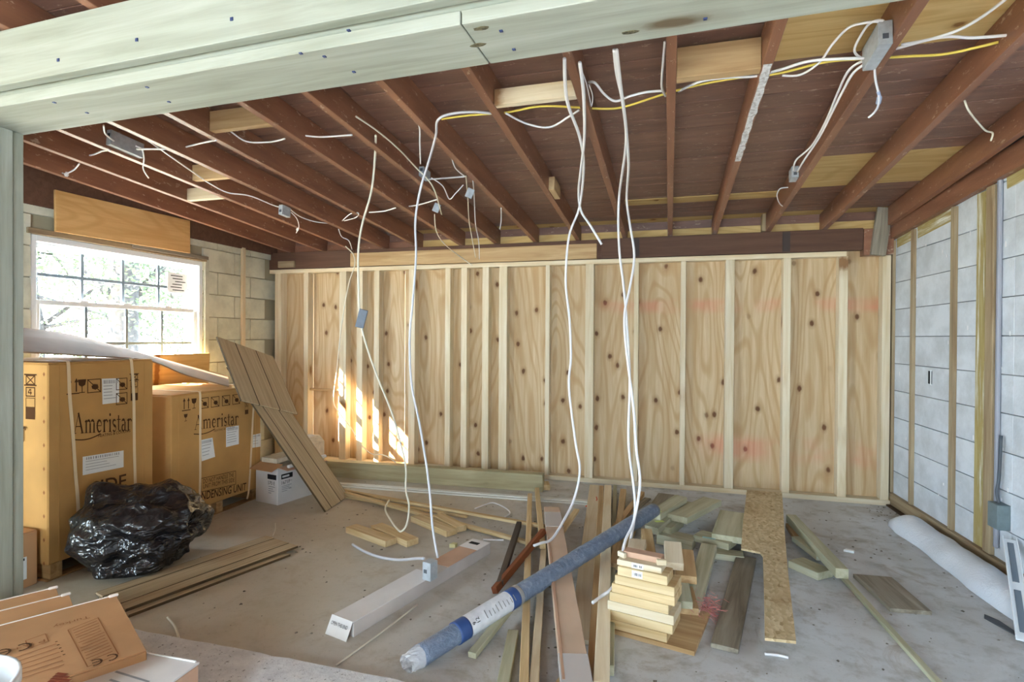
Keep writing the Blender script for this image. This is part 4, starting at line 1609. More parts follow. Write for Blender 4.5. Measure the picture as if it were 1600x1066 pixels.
fb('wood_stick', (1003, 768, .07), (955, 830, .07), 0.040, 0.036, M['tan'], 'short brown stick slanting under the wrapped roll')
fb('wood_stick', (995, 800, .05), (968, 870, .05), 0.060, 0.030, M['lath'], 'pale flat offcut in the gap below the roll')

# long thin brown carton wrapped in plastic
a, b = F(862, 792, .098), F(904, 1085, .100)
t = thing('wrapped_carton', 'long narrow brown carton with plastic wrapped ends lying under the roll', 'box', Vector(((a.x+b.x)/2, (a.y+b.y)/2, 0.05)))
ax = (b-a).normalized()
mp_ = a+(b-a)*.5
mp_.z += .004
board('carton_body', a, b, 0.105, 0.032, cardboard('pale_pinkish_cardboard', (218, 190, 166)), parent=t, top=True)
M['film'] = NT('clear_plastic_film', 0.15, 0.6).m
_p = M['film'].node_tree.nodes['Principled BSDF']
_p.inputs['Base Color'].default_value = rgba((225, 226, 230))
_p.inputs['Alpha'].default_value = 0.55
for f0, f1 in ((.06, .20), (.885, 1.0)):
    board('plastic_film', a+(b-a)*f0+Vector((0, 0, .0025)), a+(b-a)*f1+Vector((0, 0, .0025)), 0.110, 0.037, M['film'], parent=t, top=True)
board('folded_seam', a+(b-a)*.3+Vector((-.045, 0, .003)), a+(b-a)*.97+Vector((-.045, 0, .003)), 0.012, 0.004, M['cardinner'], parent=t, top=True)

# wrapped roll across the pile
RN0, RN1 = F(655, 1026, .043), F(1022, 797, .205)
rd = (RN1-RN0).normalized()
rt = thing('fabric_roll', 'long blue-grey roll in clear plastic lying across the lumber pile', 'roll', RN0)
RR = 0.0415
def roll_mat():
    t = NT('blue_grey_fabric_in_film', 0.28, 0.5)
    v = t.coords((1, 1, 1), rnd=False)
    n = t.noise(v, 26, 6, 0.6, 1.5)
    v2 = t.coords((40, 40, 40), rnd=False)
    n2 = t.noise(v2, 1, 3, 0.5, 2.5)
    t.color(t.ramp(n, [(0.3, (92, 106, 128)), (0.55, (118, 132, 154)), (0.78, (160, 172, 190))]))
    t.bump(t.math('ADD', n, n2), 0.7, 0.008)
    return t.m


M['rollm'] = roll_mat()
path, rads = [], []
NR = 70
rl = (RN1-RN0).length
for i in range(NR+1):
    path.append(RN0+rd*rl*i/NR)
    rads.append(RR*(1+.025*mnoise.noise(Vector((i*.6, 0, 3)))))
vs, fs = tube_geo(path, rads, 28)
vs = [p+Vector((mnoise.noise(p*30), mnoise.noise(p*30+Vector((5, 5, 5))), mnoise.noise(p*30+Vector((9, 2, 7)))))*.0025 for p in vs]
mesh_from('fabric_body', vs, fs, M['rollm'], None, rt, True)


def roll_band(name, f0, f1, mat, extra=0.0015, n=8):
    p_ = [RN0+rd*rl*(f0+(f1-f0)*i/n) for i in range(n+1)]
    vs, fs = tube_geo(p_, RR*1.03+extra, 28)
    return mesh_from(name, vs, fs, mat, None, rt, True)


def foot(px, py):
    q = F(px, py, .08)
    return max(0, min(1, (q-RN0).dot(rd)/rl))


f_a, f_b = 0.105, 0.31
M['wraplabel'] = flat('white_printed_wrap', (222, 224, 230), 0.35, 0.4, 0.10, nscale=30)
M['blueband'] = flat('blue_label_band', (52, 80, 134), 0.4, 0.4)
lb = roll_band('label_wrap', f_a, f_b, M['wraplabel'])
roll_band('label_band', f_a-.004, f_a+.028, M['blueband'], 0.0024)
roll_band('label_band', f_b-.040, f_b-.012, M['blueband'], 0.0024)
side = rd.cross(Vector((0, 0, 1))).normalized()
if side.y > 0:
    side = -side
nrm_ = (side*.75+Vector((0, 0, 1))*.66).normalized()
tx = nrm_.cross(rd)
for f_, txt, h in ((f_a+.040, '9', .022), (f_a+.052, '12', .022)):
    text_mesh(txt, M['ink'], rt, RN0+rd*rl*f_+nrm_*(RR*1.03+.0022)-tx*.012, -tx if False else tx, -rd, h*.8, None)
for i in range(9):
    p = RN0+rd*rl*(f_a+.075+.012*i)+nrm_*(RR*1.03+.0024)
    strokes('label_print', [rect(-.018, 0, random.uniform(.004, .018), .004)], M['label_grey'], rt, p, tx, -rd)
# crumpled clear film at the near end
vs, fs = [], []
for j in range(7):
    r_ = RR*(1.05-.02*j)
    for k in range(28):
        ang = 2*math.pi*k/28
        rr = r_*(1+.22*j/6*mnoise.noise(Vector((k*1.3, j*.9, 4))))
        vs.append(RN0-rd*(.010*j+.006*mnoise.noise(Vector((k*.9, j, 1))))+side*rr*math.cos(ang)+Vector((0, 0, 1))*(rr*math.sin(ang)*(1-.05*j)))
for j in range(6):
    for k in range(28):
        fs.append((j*28+k, j*28+(k+1) % 28, (j+1)*28+(k+1) % 28, (j+1)*28+k))
vs = [Vector((p.x, p.y, max(p.z, .003))) for p in vs]
mesh_from('film_end', vs, fs, M['film'], None, rt)

# long white carton strip on the floor, left of the roll
B0, B1 = F(536, 990, .0), F(752, 862, .0)
lc = thing('long_carton', 'long narrow white carton lying open-ended on the concrete below a cable', 'box', (B0+B1)/2)
lx = (B1-B0).normalized()
ly = Vector((-lx.y, lx.x, 0))
LL = (B1-B0).length
HC, WC = 0.062, 0.125
board('carton_body', B0, B1, WC, HC, cardboard('white_brown_carton', (206, 196, 190)), parent=lc)
board('top_panel', B0+Vector((0, 0, HC)), B0+lx*LL*.52+Vector((0, 0, HC)), WC, 0.003, M['whitecard'], parent=lc)
board('top_panel', B0+lx*LL*.62+Vector((0, 0, HC)), B0+lx*LL*.87+Vector((0, 0, HC)), WC-.004, 0.003, M['cardinner'], parent=lc)
board('top_panel', B0+lx*LL*.87+Vector((0, 0, HC)), B1+Vector((0, 0, HC)), WC, 0.003, M['whitecard'], parent=lc)
piece('cutout', B0+lx*LL*.945+ly*.01+Vector((0, 0, HC+.0035)), ly, (0.06, 0.03, 0.002), M['ink'], lc, bev=0)
fe = piece('end_flap', B0-lx*.022+Vector((0, 0, HC*.55)), ly, (WC, 0.003, HC*1.25), M['whitecard'], lc, up=(lx*.55+Vector((0, 0, 1))), bev=.001)
nn_ = (Vector((0, 0, 1))*.48-lx*.88).normalized()
upf = (lx*.55+Vector((0, 0, 1))*.84).normalized()
rgt = upf.cross(nn_)
text_mesh('OPEN THIS END', M['ink'], lc, B0-lx*.022+Vector((0, 0, HC*.60))-rgt*.048+nn_*.002, rgt, upf, 0.014, 0.096)
board('bottom_flap', B0-lx*.035+ly*.02, B0-lx*.005+ly*.02, 0.09, 0.003, M['whitecard'], parent=lc)
# grey device box lying on the carton, at the end of a hanging cable
M['gal'] = flat('galvanised_metal', (178, 184, 190), 0.42, 0.5, 0.12, metal=0.1, nscale=40)
M['gal_dark'] = flat('dark_metal_slot', (70, 76, 84), 0.5, 0.5)


def metal_box(name, label, centre, xdir, size, up=(0, 0, 1), group='grey electrical boxes', mat=None):
    G = mat or M['gal']
    t = thing(name, label, 'electrical box', centre, group)
    L, Wd_, T = size
    x = Vector(xdir).normalized()
    m = frame(Vector(centre), x, up)
    Y, Z = m.to_3x3() @ Vector((0, 1, 0)), m.to_3x3() @ Vector((0, 0, 1))
    c0 = Vector(centre)
    piece('back_plate', c0-Z*T/2, x, (L, Wd_, 0.003), G, t, up=Z, bev=0.001)
    for s_ in (-1, 1):
        piece('side_plate', c0+Y*s_*(Wd_/2-.0015), x, (L, 0.003, T), G, t, up=Z, bev=0.001)
        piece('end_plate', c0+x*s_*(L/2-.0015), x, (0.003, Wd_, T), G, t, up=Z, bev=0.001)
        piece('knockout', c0+x*s_*(L/2+.0005)+Y*Wd_*.15, x, (0.002, 0.018, 0.018), M['gal_dark'], t, up=Z, bev=0.0)
    piece('cover_plate', c0+Z*T/2, x, (L*.97, Wd_*.97, 0.004), G, t, up=Z, bev=0.001)
    return t


bc = F(672, 889, .115)
metal_box('device_box', 'grey metal device box at a cable end on the long white carton', (bc.x, bc.y, HC+.003+.045), lx, (0.055, 0.05, 0.085))

# ------------------------------------------------------------------ right hand pile: stack of cut boards
Q0 = F(1042, 1001, 0.03)
Q0.z = 0
Ql = (F(960, 979, .03)-Q0)
Ql.z = 0
Ql.normalize()
Qb = Vector((-Ql.y, Ql.x, 0))
if Qb.y < 0:
    Qb = -Qb
o = poly_prism('plywood_piece', [(0, 0), (0.46, 0), (0.46, 0.40), (0, 0.40)], 0.018, M['tan'], frame(F(1085, 1021, .012).xy.to_3d(), Ql, (0, 0, 1)) if Vector((0, 0, 1)).cross(Ql).dot(Qb) > 0 else frame((F(1085, 1021, .012)+Ql*.46+Qb*0).xy.to_3d(), -Ql, (0, 0, 1)))
tag(o, 'tan plywood piece on the floor beneath the stack of cut boards', 'plywood')
lay = [(0.0, .25, .14), (.022, .28, .14), (.026, .28, .14), (0.004, .25, .135), (.028, .265, .135), (.026, .25, .13), (-.003, .21, .10)]
names = ['lowest cut board of the neat stack, on the tan plywood', 'second cut board of the neat stack, just above the lowest', 'third cut board of the neat stack, widest to the side',
         'fourth cut board of the neat stack, set back from its neighbours', 'fifth cut board of the neat stack, below the overhanging one', 'sixth cut board of the neat stack, under the labelled offcuts', 'topmost cut board of the neat stack, carrying two barcode labels']
zz = 0.0185
for k, ((off, L, dp), lab) in enumerate(zip(lay, names)):
    c_ = Q0-Ql*off+Ql*L/2+Qb*(dp/2+.002*k)
    o = piece('cut_board', (c_.x, c_.y, zz+.019), Ql, (L, dp, 0.0375), M['lath'] if k != 2 else M['stud'], None, bev=.0015)
    tag(o, lab, 'lumber', 'stack of cut boards')
    if k == 6:
        lab_o = piece('barcode_label', Vector((c_.x, c_.y, zz+.020))-Qb*(dp/2+.001)+Ql*.02, Ql, (0.045, 0.001, 0.028), M['paper'], o, bev=0)
        strokes('barcode_print', [rect(-.016+.006*i, -.006, -.016+.006*i+random.uniform(.001, .004), .006) for i in range(6)], M['ink'], o, Vector((c_.x, c_.y, zz+.020))-Qb*(dp/2+.0018)+Ql*.02, -Ql, (0, 0, 1), 0.0005)
    zz += .038
# angled offcut with barcode and an open tray-like cut on top
cT = Q0+Ql*.125+Qb*.075+Vector((0, 0, zz))
t = thing('notched_offcut', 'notched pinkish wood offcut with barcode label on top of the stack', 'lumber', cT)
piece('offcut_base', cT+Vector((0, 0, .012)), Ql, (0.19, 0.10, 0.024), M['stud'], t)
piece('notch_face', cT+Qb*.02+Vector((0, 0, .036)), Ql, (0.165, 0.055, 0.024), M['cardinner'], t)
for s_ in (-1, 1):
    piece('notch_side', cT+Ql*s_*.085-Qb*.012+Vector((0, 0, .034)), (Ql*s_+Qb*.5), (0.04, 0.018, 0.022), M['stud'], t)
piece('barcode_label', cT-Qb*.0515+Ql*.005+Vector((0, 0, .012)), Ql, (0.05, 0.001, 0.022), M['paper'], t, bev=0)
strokes('barcode_print', [rect(-.016+.006*i, -.005, -.016+.006*i+random.uniform(.001, .004), .005) for i in range(6)], M['ink'], t, cT-Qb*.0525+Ql*.005+Vector((0, 0, .012)), -Ql, (0, 0, 1), 0.0005)
# blocks behind the stack
fb('wood_block', (1051, 846, .215), (1054, 880, .180), 0.085, 0.038, M['stud'], 'smooth pale wood block tilted on end beside the stack')
fb('wood_block', (1068, 858, .120), (1072, 900, .110), 0.10, 0.038, M['tan'], 'tan wood block beneath the tilted pale block')
fb('wood_block', (1064, 910, .105), (1069, 940, .085), 0.075, 0.036, M['treated'], 'greenish block standing beside the stack near the pink scraps')
fb('wood_block', (1066, 915, .048), (1074, 950, .048), 0.10, 0.045, M['tan'], 'tan block on the floor under the greenish block')
fb('wood_block', (997, 842, .200), (992, 868, .190), 0.085, 0.040, M['stud'], 'pale block end beside the hanging white cables')
fb('wood_block', (1010, 826, .180), (1016, 866, .150), 0.06, 0.060, M['lath'], 'square pale block with brown side behind the stack')
fb('wood_block', (1035, 868, .055), (1045, 905, .055), 0.16, 0.05, M['tan'], 'broad tan offcut lying hidden between the stack blocks')
# treated pieces heap
tr = 'greenish treated offcuts heaped by the wall'
fb('treated_offcut', (1064, 775, .175), (1022, 802, .165), 0.085, 0.040, M['treated'], 'treated offcut with yellow tag, upper of two parallel ones', tr)
fb('treated_offcut', (1071, 783, .120), (1018, 823, .130), 0.085, 0.042, M['treated'], 'treated offcut with yellow tag, lower of two parallel ones', tr)
M['ytag'] = flat('yellow_paper_tag', (204, 214, 130), 0.7, 0.2)
for nm, px, py, z in (('treated_offcut', 1026, 799.5, .1665), ('treated_offcut.001', 1030, 815, .1310)):
    q = F(px, py, z)
    p_ = bpy.data.objects[nm]
    piece('yellow_tag', q+Vector((0, 0, .001)), (1, .5, 0), (0.055, 0.03, 0.001), M['ytag'], p_, bev=0, up=W[nm].to_3x3() @ Vector((0, 0, 1)))
fb('treated_offcut', (1113, 779, .130), (1058, 806, .150), 0.13, 0.040, M['treated'], 'wide pale treated offcut tilted on the heap', tr)
fb('treated_offcut', (1062, 808, .105), (1042, 824, .105), 0.055, 0.055, M['treated'], 'small square treated block in the middle of the heap', tr)
fb('treated_offcut', (1150, 800, .105), (1140, 838, .105), 0.20, 0.038, M['treated'], 'broad grey-green treated board over the heap')
o = fb('treated_offcut', (1090, 832, .075), (1145, 846, .075), 0.12, 0.038, M['treated'], 'treated board with pale blue tag under the broad one')
q = F(1108, 841, .076)
piece('blue_tag', q+Vector((0, 0, .001)), (1, -.15, 0), (0.075, 0.024, 0.001), flat('pale_blue_tag', (178, 214, 214), 0.6, 0.2), o, bev=0)
fb('treated_offcut', (1112, 860, .036), (1162, 866, .036), 0.09, 0.034, M['treated'], 'pale green treated offcut lowest at the edge of the heap')
fb('treated_offcut', (1030, 830, .070), (1085, 842, .060), 0.12, 0.060, M['treated'], 'rounded grey-green treated chunk under the tagged offcuts')
fb('wood_stick', (1012, 778, .05), (985, 800, .05), 0.05, 0.012, M['oldgrey'], 'thin grey slat beyond the far end of the roll')
fb('wood_stick', (1045, 772, .03), (1032, 792, .03), 0.16, 0.016, M['oldgrey'], 'grey flat board beneath the far end of the roll')
fb('wood_stick', (1108, 850, .085), (1078, 950, .034), 0.085, 0.034, M['treated'], 'olive treated board slanting down beside the pink scraps')
fb('wood_board', (1166, 870, .030), (1132, 1010, .022), 0.105, 0.020, M['oldgrey'], 'weathered dark grey board lying next to the strand board')
fb('wood_board', (1150, 815, .06), (1175, 850, .05), 0.10, 0.036, M['tan'], 'tan board end between treated heap and strand board')

# strand board: stepped strip propped on the heap
def osb_mat():
    t = NT('strand_board', 0.75, 0.15)
    v = t.coords((1, 1, 1), rnd=False)
    vo = t.node('ShaderNodeTexVoronoi', feature='F1')
    vo.inputs['Scale'].default_value = 1.0
    mpn = t.coords((40, 70, 50), rnd=False)
    wn = t.node('ShaderNodeTexNoise')
    wn.inputs['Scale'].default_value = 14
    t.link(v, wn.inputs['Vector'])
    ad = t.node('ShaderNodeVectorMath', operation='MULTIPLY_ADD')
    t.link(wn.outputs['Color'], ad.inputs[0])
    ad.inputs[1].default_value = (1.6, 1.6, 1.6)
    t.link(mpn, ad.inputs[2])
    t.link(ad.outputs[0], vo.inputs['Vector'])
    sp = t.node('ShaderNodeSeparateColor')
    t.link(vo.outputs['Color'], sp.inputs[0])
    c = t.ramp(sp.outputs[0], [(0.0, (188, 166, 128)), (0.45, (204, 182, 144)), (0.8, (216, 198, 162)), (1.0, (166, 142, 104))])
    n = t.noise(v, 4, 4)
    c = t.mix(t.math('MULTIPLY', t.mask(n, 0.52, 0.68), 0.4), c, (150, 116, 74))
    t.color(c)
    t.bump(vo.outputs['Distance'], 0.3, 0.004)
    return t.m


M['osb'] = osb_mat()
pA, pB = onY(1193, 768, 4.775), F(1219, 1001, .095)
pA.z = .115
ox = (pB-pA).normalized()
om = frame(pA, ox, (0, 0, 1))
oy = om.to_3x3() @ Vector((0, 1, 0))
onz = om.to_3x3() @ Vector((0, 0, 1))


def op(px, py):
    q = onP(px, py, pA+onz*.011, onz)-pA
    return (q.dot(ox), q.dot(oy))


outl = [op(*q) for q in ((1167, 766), (1222, 770), (1226, 832), (1232, 900), (1244, 1002), (1195, 997), (1194, 930), (1192, 868), (1188, 863), (1158, 857), (1161, 815))]
o = poly_prism('strand_board', outl, 0.011, M['osb'], om)
tag(o, 'stepped strip of strand board sloping from the framed wall onto the floor pile', 'board')

# right group
fb('treated_offcut', (1236, 804, .10), (1316, 889, .105), 0.060, 0.050, M['treated'], 'long greenish treated offcut lying slantwise on two others')
fb('treated_offcut', (1248, 838, .058), (1288, 868, .058), 0.085, 0.030, M['treated'], 'flat treated offcut under the slanting one')
o = fb('treated_offcut', (1243, 873, .042), (1290, 893, .042), 0.115, 0.040, M['treated'], 'thick greenish treated block on the concrete beside the strand board')
fb('treated_offcut', (1234, 818, .045), (1252, 846, .045), 0.05, 0.03, M['tan'], 'small tan offcut tucked under the slanting treated piece')
fb('wood_stick', (1312, 894, .020), (1485, 1085, .020), 0.026, 0.019, M['treated'], 'long thin greenish strip running towards the camera on bare concrete')
# square plywood offcut
Sa, Sb, Sc, Sd = F(1333, 898, .014), F(1391, 952, .014), F(1456, 957, .014), F(1393, 903, .014)
cen = (Sa+Sc)/2
sx_ = (Sb-Sa).normalized()
m = frame(Vector((cen.x, cen.y, 0)), sx_, (0, 0, 1))
mi = m.inverted()
o = poly_prism('plywood_offcut', [tuple((mi @ q).xy) for q in (Sa, Sb, Sc, Sd)], 0.018, M['oldgrey'], m)
tag(o, 'weathered square plywood offcut lying alone on the grey concrete', 'plywood')
# white plastic sheeting rolled along the right wall
vs, fs = [], []
n = 60
P0s, P1s = F(1402, 826), F(1585, 985)
for i in range(n+1):
    f_ = i/n
    y = 4.28-f_*1.75
    xw = RW(4.85-y, 0).x-.035
    wdt = 0.20+.02*mnoise.noise(Vector((f_*6, 0, 0)))
    hh = 0.10+.012*mnoise.noise(Vector((f_*9, 3, 0)))
    if i < 2:
        hh *= .75
    for k in range(13):
        ang = math.pi*k/12
        r1 = 1+.06*mnoise.noise(Vector((k*.8, f_*14, 2)))
        vs.append((xw-wdt/2-wdt/2*math.cos(ang)*r1, y+.004*math.sin(k), max(.002, hh*math.sin(ang)**.8*r1 if 0 < k < 12 else .002)))
for i in range(n):
    for k in range(12):
        a = 13*i+k
        fs.append((a, a+1, a+14, a+13))
fs += [tuple(range(13)), tuple(13*n+k for k in range(13))]
t_ = NT('white_plastic_sheeting', 0.3, 0.5)
t_.color((222, 228, 238))
vv_ = t_.coords((1, 1, 1), rnd=False)
t_.bump(t_.noise(vv_, 22, 5, 0.6, 2.0), 0.5, 0.01)
o = mesh_from('plastic_sheeting', vs, fs, t_.m, None, None, True)
tag(o, 'long white roll of plastic sheeting lying along the grey block wall', 'sheeting')
q = F(1548, 968, .004)
o = poly_prism('rubber_scrap', [(-.04, .03), (.02, .025), (.16, -.055), (.15, -.07), (-.02, -.01)], 0.004, flat('dark_rubber', (74, 78, 84), 0.6), Matrix.Translation((q.x, q.y, 0)) @ Matrix.Rotation(-.9, 4, 'Z'))
tag(o, 'dark flat rubber scrap on the floor beside the plastic sheeting', 'scrap')
# white metal channel leaning low at the right wall
e0, e1 = F(1601, 1004, .012), RW(1.46, .24, .03)
t = thing('metal_channel', 'white slotted metal channel leaning low against the grey wall', 'channel', e0)
board('channel_web', e0, e1, 0.055, 0.008, M['vinyl'], parent=t)
cx_ = (e1-e0).normalized()
sd_ = cx_.cross(Vector((0, 0, 1))).normalized()
for s_ in (-1, 1):
    board('channel_flange', e0+sd_*s_*.026+Vector((0, 0, .008)), e1+sd_*s_*.026+Vector((0, 0, .008)), 0.004, 0.016, M['vinyl'], parent=t)
M['slot'] = flat('grey_channel_slot', (112, 124, 138), 0.5)
for f0, f1 in ((.06, .44), (.52, .95)):
    board('channel_slot', e0+(e1-e0)*f0+Vector((0, 0, .0085)), e0+(e1-e0)*f1+Vector((0, 0, .0085)), 0.024, 0.003, M['slot'], parent=t)

# ------------------------------------------------------------------ junction boxes on the rafters
def rafter_box(label, px, py, rx, side, size, off=0.055, parent_name='junction_box'):
    q = onX(px, py, rx+side*0.03)
    L, H_, T = size
    return metal_box(parent_name, label, (rx+side*(0.0195+T/2+.0025), q.y, q.z), RD, (L, H_, T), up=(side, 0, 0))


rafter_box('large grey junction box screwed to the rafter under the roof plywood', 1376, 72, RX[12], -1, (0.17, 0.085, 0.04))
rafter_box('small grey junction box at the lower end of the paired white cables', 1243, 272, RX[12], -1, (0.085, 0.07, 0.035))
rafter_box('flat grey junction box under the rafters beside the support beam', 195, 226, RX[2], 1, (0.20, 0.085, 0.03))
rafter_box('grey junction box on the rafter above the window end wall', 446, 330, RX[3], -1, (0.09, 0.07, 0.03))
rafter_box('grey junction box among tangled thin cables on a rafter', 662, 272, RX[6], 1, (0.10, 0.06, 0.03))

# ------------------------------------------------------------------ cables
M['cab'] = flat('white_cable_sheath', (236, 234, 236), 0.35, 0.5)
M['cabg'] = flat('grey_white_cable_sheath', (204, 204, 210), 0.4, 0.5)
M['caby'] = flat('yellow_cable_sheath', (226, 204, 92), 0.4, 0.5)
M['cabc'] = flat('cream_cable_sheath', (228, 222, 204), 0.4, 0.5)


def cp(p):
    """(px, py, 'r' [, offset]) below the rafters, (px, py, depth) at a depth, (px, py, ('z', h)) at a height"""
    if p[2] == 'r':
        return onR(p[0], p[1], p[3] if len(p) > 3 else -0.012)
    if p[2] == 'd':
        return onR(p[0], p[1], p[3] if len(p) > 3 else 0.10)
    if isinstance(p[2], tuple):
        return F(p[0], p[1], p[2][1])
    return onY(p[0], p[1], p[2])


def cable(label, pts, rad=0.0055, mat='cab', name='cable', group=None):
    P_ = [cp(p) for p in pts]
    o = tube(name, P_, rad, M[mat], None, 7, 6)
    tag(o, label, 'cable', group)
    return o


def lerpY(pts, y0, y1, mids=None):
    n = len(pts)-1
    return [(x, y, y0+(y1-y0)*i/n) for i, (x, y) in enumerate(pts)]


# the two big hanging bunches
cable('white cable hanging in the middle with its loose end curling onto the pile of sticks', [(882, 92, 'r'), (883, 130, 'r'), (888, 165, 'r'), (906, 215, 'r'), (912, 262, 'r'), (905, 325, 3.55)]
      + lerpY([(889, 370), (884, 440), (890, 500), (892, 560), (889, 605), (899, 690), (906, 735), (897, 780)], 3.55, 3.35)+[(880, 815, 3.2), (866, 838, ('z', .13)), (857, 846, ('z', .12)), (848, 848, ('z', .125)), (834, 853, ('z', .12))], 0.0075)
cable('white cable with a free cut end hanging just below the rafters', [(906, 98, 'r'), (912, 150, 'r'), (913, 215, 'r'), (908, 262, 'r'), (904, 300, 'r', -.03), (908, 330, 3.55), (922, 352, 3.5), (940, 382, 3.5)], 0.0075)
cable('white cable of the long hanging pair, reaching lowest onto the stacked boards', [(960, 78, 'r'), (964, 115, 'r'), (974, 165, 'r'), (978, 225, 'r'), (968, 300, 'r', -.02)]
      + lerpY([(966, 345), (968, 395), (974, 445), (979, 500), (984, 590), (982, 690), (990, 760), (992, 800)], 3.6, 3.15)+[(984, 850, 2.95), (974, 885, 2.8), (957, 918, ('z', .12)), (940, 932, ('z', .10)), (926, 942, ('z', .095))], 0.0075)
cable('white cable of the long hanging pair, ending in a hook beside the boards', [(963, 78, 'r', -.018), (969, 130, 'r', -.02), (978, 200, 'r', -.02), (982, 260, 'r', -.02), (979, 310, 'r', -.03)]
      + lerpY([(984, 350), (991, 400), (984, 450), (976, 490), (978, 540), (990, 640), (994, 700), (1000, 755), (990, 815)], 3.6, 3.0)+[(977, 845, 2.9), (970, 880, 2.8), (968, 895, 2.75)], 0.0075)
# left hanging cables
cable('cream white cable hanging with a grey plate halfway and coiling at the floor blocks', [(587, 212, 'r', .02), (586, 245, 2.75), (580, 300, 2.85), (566, 350, 2.95), (560, 390, 3.0), (560, 440, 3.05), (563, 500, 3.1), (574, 545, 3.12), (590, 590, 3.15), (612, 645, 3.18), (625, 690, 3.2), (634, 730, 3.2), (634, 765, 3.2), (639, 790, 3.2), (636, 818, 3.15), (628, 830, ('z', .05)), (622, 828, ('z', .048)), (612, 815, ('z', .05)), (602, 796, ('z', .07)), (608, 782, ('z', .08))], 0.0062, 'cabc')
o = piece('cable_plate', onY(565, 498, 3.05), (0.28, 0, 1), (0.115, 0.052, 0.022), flat('slate_grey_plate', (104, 114, 128), 0.45, 0.5, 0.1), None, up=(0.5, -1, 0.1))
tag(o, 'grey diamond tilted box plate hanging on the cream cable', 'plate')
cable('grey white cable hanging from the rafters down to the metal device box', [(775, 178, 'r', .03), (740, 175, 'r', .02), (705, 178, 'r', .01), (684, 188, 'r'), (681, 212, 'r', -.02), (670, 252, 2.75), (657, 295, 2.8), (649, 345, 2.85), (650, 400, 2.85), (645, 470, 2.85), (640, 530, 2.85), (643, 600, 2.85), (655, 660, 2.82), (666, 725, 2.78), (672, 775, 2.72), (676, 825, 2.66), (684, 872, 2.60)], 0.0062, 'cabg')
cable('short thick white cable end lying on the floor by the device box', [(551, 851, ('z', .008)), (570, 862, ('z', .008)), (595, 871, ('z', .008)), (625, 875, ('z', .010)), (650, 873, ('z', .05)), (662, 873, ('z', .10))], 0.008, 'cabg')
cable('thin white cable hanging close to the framed wall and snaking to the floor timber', [(540, 385, 4.6), (552, 398, 4.62), (554, 415, 4.65), (546, 440, 4.66), (538, 480, 4.68), (531, 530, 4.68), (526, 580, 4.68), (521, 625, 4.68), (530, 645, 4.66), (548, 668, 4.62), (562, 692, 4.58), (580, 709, 4.55), (598, 711, 4.52), (615, 720, 4.50), (628, 735, 4.47)], 0.005, 'cabc')
cable('white loop of bare cable lying on the concrete beside the wood strips', [(742, 795, ('z', .006)), (760, 788, ('z', .006)), (772, 786, ('z', .006)), (790, 794, ('z', .006)), (797, 802, ('z', .006)), (789, 808, ('z', .006))], 0.005)
cable('short straight white cable stub lying on the floor before the dark stick', [(755, 843, ('z', .006)), (772, 844, ('z', .006)), (787, 844, ('z', .006))], 0.005)
# tangle by the middle rafters
cable('thin cream cable dropping from the middle rafter box past the ledger', [(679, 335, 3.9), (682, 362, 4.1), (695, 382, 4.4), (720, 402, 4.7), (738, 415, 4.75)], 0.004, 'cabc')
cable('thin yellowish cable hanging to the tan ledger from a wire bundle', [(728, 275, 3.3), (731, 310, 3.6), (733, 345, 4.0), (738, 375, 4.4), (743, 402, 4.7)], 0.004, 'cabc')
cable('thin white cable beside the yellowish one above the tan ledger', [(739, 282, 3.3), (741, 310, 3.6), (743, 350, 4.0), (748, 378, 4.4), (749, 405, 4.7)], 0.004)
cable('white cable crossing level between two middle rafters', [(658, 281, 'r', .03), (690, 279, 'r', .02), (726, 276, 'r', .01)], 0.005, 'cabg')
cable('loose white wire looping below the middle rafter box', [(674, 278, 'r', .0), (692, 291, 'r', -.02), (702, 311, 'r', -.06), (712, 302, 'r', -.05), (724, 289, 'r', .0)], 0.0035)
cable('white wire dropping beside the plastered rafter to the middle box', [(633, 172, 'r', .05), (654, 194, 'r', .05), (656, 225, 'r', .02), (657, 256, 'r', .0)], 0.004)
cable('thin wire curling down from the rafter to the wire bundle', [(706, 247, 'r', .02), (711, 262, 'r', .0), (720, 271, 'r', .0), (727, 276, 'r', .0)], 0.0035)
cable('short white wire with knob hanging from a middle rafter', [(783, 325, 'r'), (783, 345, 'r', -.06), (781, 358, 'r', -.10)], 0.004)
cable('white cable bridging two rafters left of the hanging bunch', [(635, 323, 'r', .03), (655, 320, 'r', .02), (682, 312, 'r', .0)], 0.005)
cable('short level white cable stub between the left rafters', [(577, 332, 'r', .03), (600, 330, 'r', .02), (618, 325, 'r', .0)], 0.005)
cable('cream cable pair running along the grey mottled rafter', [(556, 182, 'r', .04), (590, 205, 'r', .04), (625, 235, 'r', .03), (650, 262, 'r', .02), (668, 280, 'r', -.02), (680, 300, 'r', -.05), (690, 335, 'r', -.06)], 0.0045, 'cabc')
for i, (px, py, lab) in enumerate(((682, 325, 'grey square cover tag dangling in the cable tangle'), (734, 302, 'grey cover tag hanging beside the thin yellowish cable'))):
    o = piece('cover_tag', onR(px, py, -.05), (0.4, 0.1, 1), (0.06, 0.045, 0.012), M['gal'], None, up=(0.5, -1, 0.1))
    tag(o, lab, 'plate')
